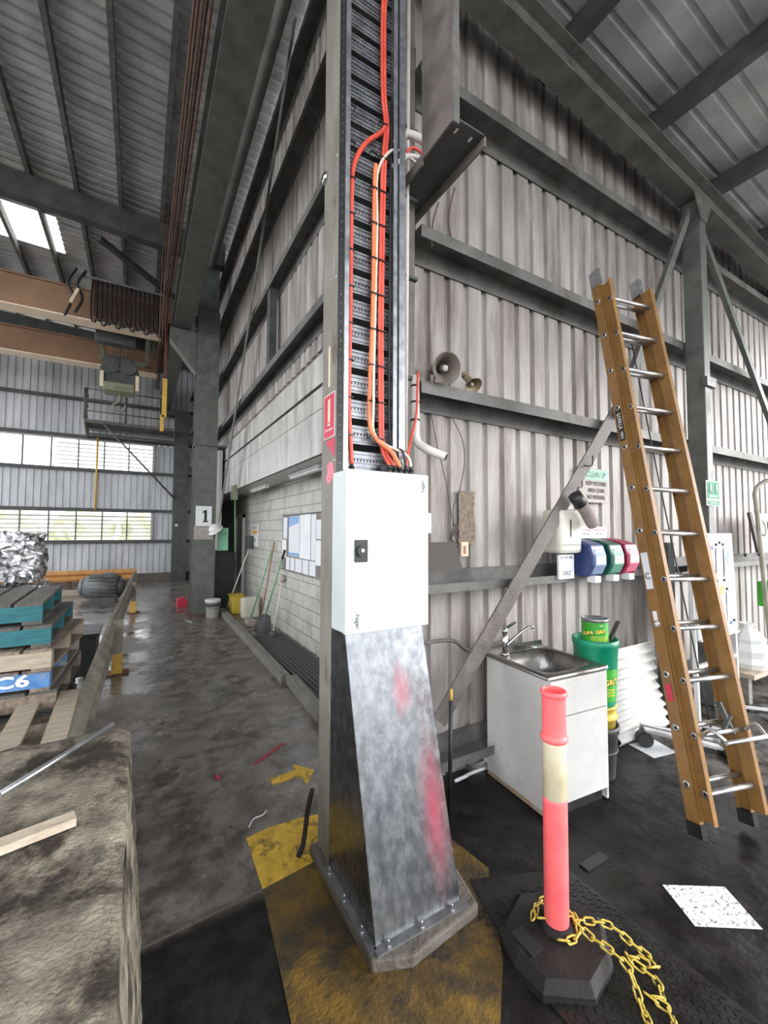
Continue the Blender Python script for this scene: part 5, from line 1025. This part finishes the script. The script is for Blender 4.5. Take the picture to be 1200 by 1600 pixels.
# hanging sleeve on hook
s = thing('hanging_sock', 'mauve grey sleeve with black cuff hanging on the diagonal brace', 'sleeve', (3.15, 2.17, 1.85))
MB().tube(smooth_path([(3.08, 2.15, 2.05), (3.14, 2.14, 1.98), (3.21, 2.14, 1.90), (3.25, 2.14, 1.86)]), .050, 14).build('sleeve', 'mauve', s); MB().cyl((3.03, 2.155, 2.10), (3.10, 2.145, 2.02), .052, .055, n=16).build('cuff', 'black', s)
MB().tube(smooth_path([(3.05, 2.15, 2.08), (3.10, 2.17, 2.16), (3.15, 2.17, 2.17), (3.155, 2.17, 2.22)]), .006, 6).build('hook', 'black', s)
tag(MB().tube(smooth_path([(3.24, 2.21, 2.36), (3.30, 2.19, 2.36), (3.33, 2.19, 2.38), (3.335, 2.19, 2.45)]), .006, 6).build('wall_hook', 'black'), 'empty black hook on the diagonal brace above the sleeve', 'hook')
# green sign on post
s = thing('emergency_sign', 'green emergency sign on the tall post above the whiteboard', 'sign', (5.22, 2.09, 2.1)); MB().box(5.10, 5.38, 2.085, 2.095, 2.08, 2.345).build('plate', 'white_sign', s); MB().box(5.11, 5.37, 2.082, 2.086, 2.155, 2.335).build('green_field', 'green_sign', s); MB().box(5.11, 5.37, 2.082, 2.086, 2.088, 2.135).build('green_strip', 'green_sign', s)
text('EMERGENCY', .032, (5.24, 2.0815, 2.18), (1, 0, 0), (0, 0, 1), 'white_ink', s); text('EYE WASH', .030, (5.24, 2.0815, 2.11), (1, 0, 0), (0, 0, 1), 'white_ink', s)
for x in (5.17, 5.30): MB().cyl((x, 2.0815, 2.22), (x, 2.0815, 2.31), .012, n=8).build('symbol', 'white_ink', s)
# flip chart whiteboard
fcx = thing('whiteboard_stand', 'white board on a metal stand behind the ladder', 'whiteboard', (4.9, 1.95, 0))
MB().obox((4.50, 1.93, .80), (.80, 0, 0), (0, .02, 0), (-.02, .02, .99)).build('board', 'white_sign', fcx, bevel=.004)
MB().obox((4.50, 1.915, .79), (.80, 0, 0), (0, .05, 0), (0, 0, .02)).build('tray', 'alu', fcx)
for x in (4.50, 5.33): MB().bar((x, 1.96, 0), (x-.03, 1.98, 1.6), .035, .03).build('leg', 'alu_white', fcx)
MB().bar((5.33, 1.95, .03), (5.60, 1.65, .03), .025, .025).bar((4.5, 1.95, .03), (4.62, 1.65, .03), .025, .025).build('foot', 'alu_white', fcx)
MB().bar((4.5, 1.96, .55), (5.33, 1.96, .55), .03, .03).build('cross_bar', 'alu_white', fcx)
def wb(x0, x1, z0, z1, m, lab): return tag(MB().obox((x0, 1.927-.0, z0), (x1-x0, 0, 0), (0, .002, 0), (0, .0, z1-z0)).build('paper_notice', m), lab, 'paper', 'sheets on the whiteboard')
w1 = wb(4.62, 4.84, 1.36, 1.68, 'paper', 'safety poster with a red and black figure on the whiteboard'); MB().box(4.70, 4.75, 1.921, 1.926, 1.50, 1.60).build('red_torso', 'red_ink', w1); MB().box(4.705, 4.745, 1.921, 1.926, 1.39, 1.50).build('dark_legs', 'ink', w1); MB().box(4.63, 4.80, 1.921, 1.926, 1.63, 1.67).build('blue_heading', 'navy', w1)
MB().box(4.68, 4.80, 1.921, 1.926, 1.345, 1.36).build('red_strip', 'red_ink', w1)
wb(4.87, 5.00, 1.40, 1.66, 'print', 'grey printed sheet right of the safety poster'); w2 = wb(5.04, 5.20, 1.36, 1.66, 'paper', 'sheet with a pale blue diamond on the whiteboard'); MB().prism([(5.12, 1.924, 1.46), (5.16, 1.924, 1.54), (5.12, 1.924, 1.62), (5.08, 1.924, 1.54)], (0, .002, 0)).build('diamond', 'print_b', w2)
w3 = wb(4.70, 5.02, 1.06, 1.33, 'paper', 'plain sheet with a yellow note on the whiteboard'); MB().box(4.94, 5.0, 1.921, 1.926, 1.19, 1.28).build('yellow_note', 'yel_text', w3)
wb(5.07, 5.24, .92, 1.22, 'print', 'curled printed sheet at the lower right of the whiteboard')
for x, z, m in ((4.66, 1.33, 'ink'), (4.86, 1.33, 'ink'), (5.01, 1.33, 'ink'), (4.93, 1.70, 'ink'), (5.06, 1.24, 'ink'), (5.14, .90, 'print_b'), (5.2, .92, 'ink'), (4.86, 1.68, 'ink'), (5.0, 1.68, 'ink')):
    tag(MB().cyl((x, 1.915, z), (x, 1.928, z), .014, n=10).build('magnet', m), ('blue' if m == 'print_b' else 'black') + ' round magnet on the whiteboard, %s' % {(4.66, 1.33): 'under the figure poster left', (4.86, 1.33): 'under the figure poster right', (5.01, 1.33): 'under the grey sheet', (4.93, 1.70): 'above the grey sheet', (5.06, 1.24): 'above the curled sheet', (5.14, .90): 'at the bottom', (5.2, .92): 'at the bottom right corner', (4.86, 1.68): 'between poster and grey sheet', (5.0, 1.68): 'right above the grey sheet'}[(x, z)], 'magnet', 'blue magnets' if m == 'print_b' else 'black magnets')
# trolley frame at the right edge
tf = thing('tube_trolley', 'tall pale tube frame trolley at the right edge of the view', 'trolley', (5.3, 1.5, 0))
MB().tube(smooth_path([(4.83, 1.50, .30), (4.66, 1.5, 1.3), (4.55, 1.5, 2.0), (4.53, 1.5, 2.14), (4.60, 1.48, 2.22), (4.75, 1.42, 2.26), (5.3, 1.2, 2.30)]), .017, 10).build('frame_tube', 'rail', tf)
MB().tube([(5.45, 1.3, .1), (5.40, 1.25, 2.28)], .017, 8).build('frame_tube', 'rail', tf)
for z in (1.05, .72, .45): MB().tube([(4.70+.1*(1.05-z), 1.5, z), (5.42, 1.28, z)], .012, 8).build('shelf_bar', 'steel_dark', tf)
MB().cyl((4.83, 1.49, .0), (4.83, 1.51, .0), .001, n=3).build('pin', 'steel_dark', tf) if False else None
MB().bar((4.83, 1.5, .32), (4.88, 1.5, .0), .04, .03).build('foot', 'steel_dark', tf)
MB().box(4.35, 4.62, 1.51, 1.53, 1.60, 1.625).build('hook_arm', 'black', tf)
# things on shelf at right
s = thing('leaning_sign', 'cream sign with round symbols leaning on the girt at the right edge', 'sign', (6.2, 2.25, 1.6)); MB().obox((6.78, 2.20, 1.55), (.7, 0, 0), (0, .02, 0), (-.06, .06, .50)).build('plate', 'cream', s)
for x in (6.98, 7.25): MB().lathe([(.09, 0), (.11, 0), (.11, .004), (.09, .004)], (x-.04, 2.235, 1.86), (0, -1, .1), n=24).build('symbol_ring', 'ink', s)
tag(MB().prism([(6.66, 2.19, 1.55), (6.80, 2.19, 1.55), (6.70, 2.26, 2.06), (6.64, 2.26, 2.05)], (0, .03, 0)).build('propped_board', 'brown_board'), 'dark panel edge left of the cream sign', 'panel')
tag(MB().prism([(5.96, 2.33, 1.387), (6.06, 2.33, 1.387), (6.14, 2.33, 1.66), (6.0, 2.33, 1.67)], (0, .05, 0)).build('work_glove', 'mauve'), 'dusty glove resting on the girt behind the trolley', 'glove')
tag(MB().lathe([(0, 0), (.17, 0), (.2, .06), (.185, .12), (.20, .19), (.16, .27), (.17, .31), (.09, .40), (.05, .42), (.07, .47), (0, .46)], (5.85, 2.05, .33), n=11, smooth=False).build('plastic_bag', 'white_sign'), 'white printed plastic bag behind the trolley', 'bag')
tag(MB().box(5.5, 6.8, 1.88, 2.24, .28, .33).build('low_bench', 'pallet_l'), 'low pale bench board behind the trolley', 'bench')
for x in (5.6, 6.7): tag(MB().box(x-.04, x+.04, 1.95, 2.15, 0, .28).build('bench_block', 'timber'), 'timber block under the %s end of the low bench board' % ('left' if x < 6 else 'right'), 'block', 'bench blocks')
tag(MB().box(6.6, 6.9, 2.0, 2.2, .9, 1.2).build('green_pack', 'can_green', bevel=.01), 'bright green pack hanging at the right edge', 'pack')
# dark bits behind ladder foot
tj = thing('trolley_jack', 'small grey metal jack arm on the floor behind the ladder foot', 'jack', (4.0, 1.9, 0))
MB().bar((3.72, 2.02, .14), (4.15, 1.62, .05), .07, .02).bar((3.75, 2.08, .14), (4.2, 1.68, .05), .015, .07).build('arm', 'alu', tj); MB().cyl((3.70, 2.0, .06), (3.75, 2.06, .06), .06, n=16).build('wheel', 'black', tj); MB().cyl((4.1, 1.56, .035), (4.16, 1.66, .035), .035, n=14).build('wheel', 'black', tj)
tag(MB().box(4.34, 4.44, 2.10, 2.22, 0, 1.7).build('dark_locker', 'steel_dark'), 'narrow dark upright box behind the ladder', 'box')
for o in list(bpy.data.objects):
    if '_o' in o: del o['_o']
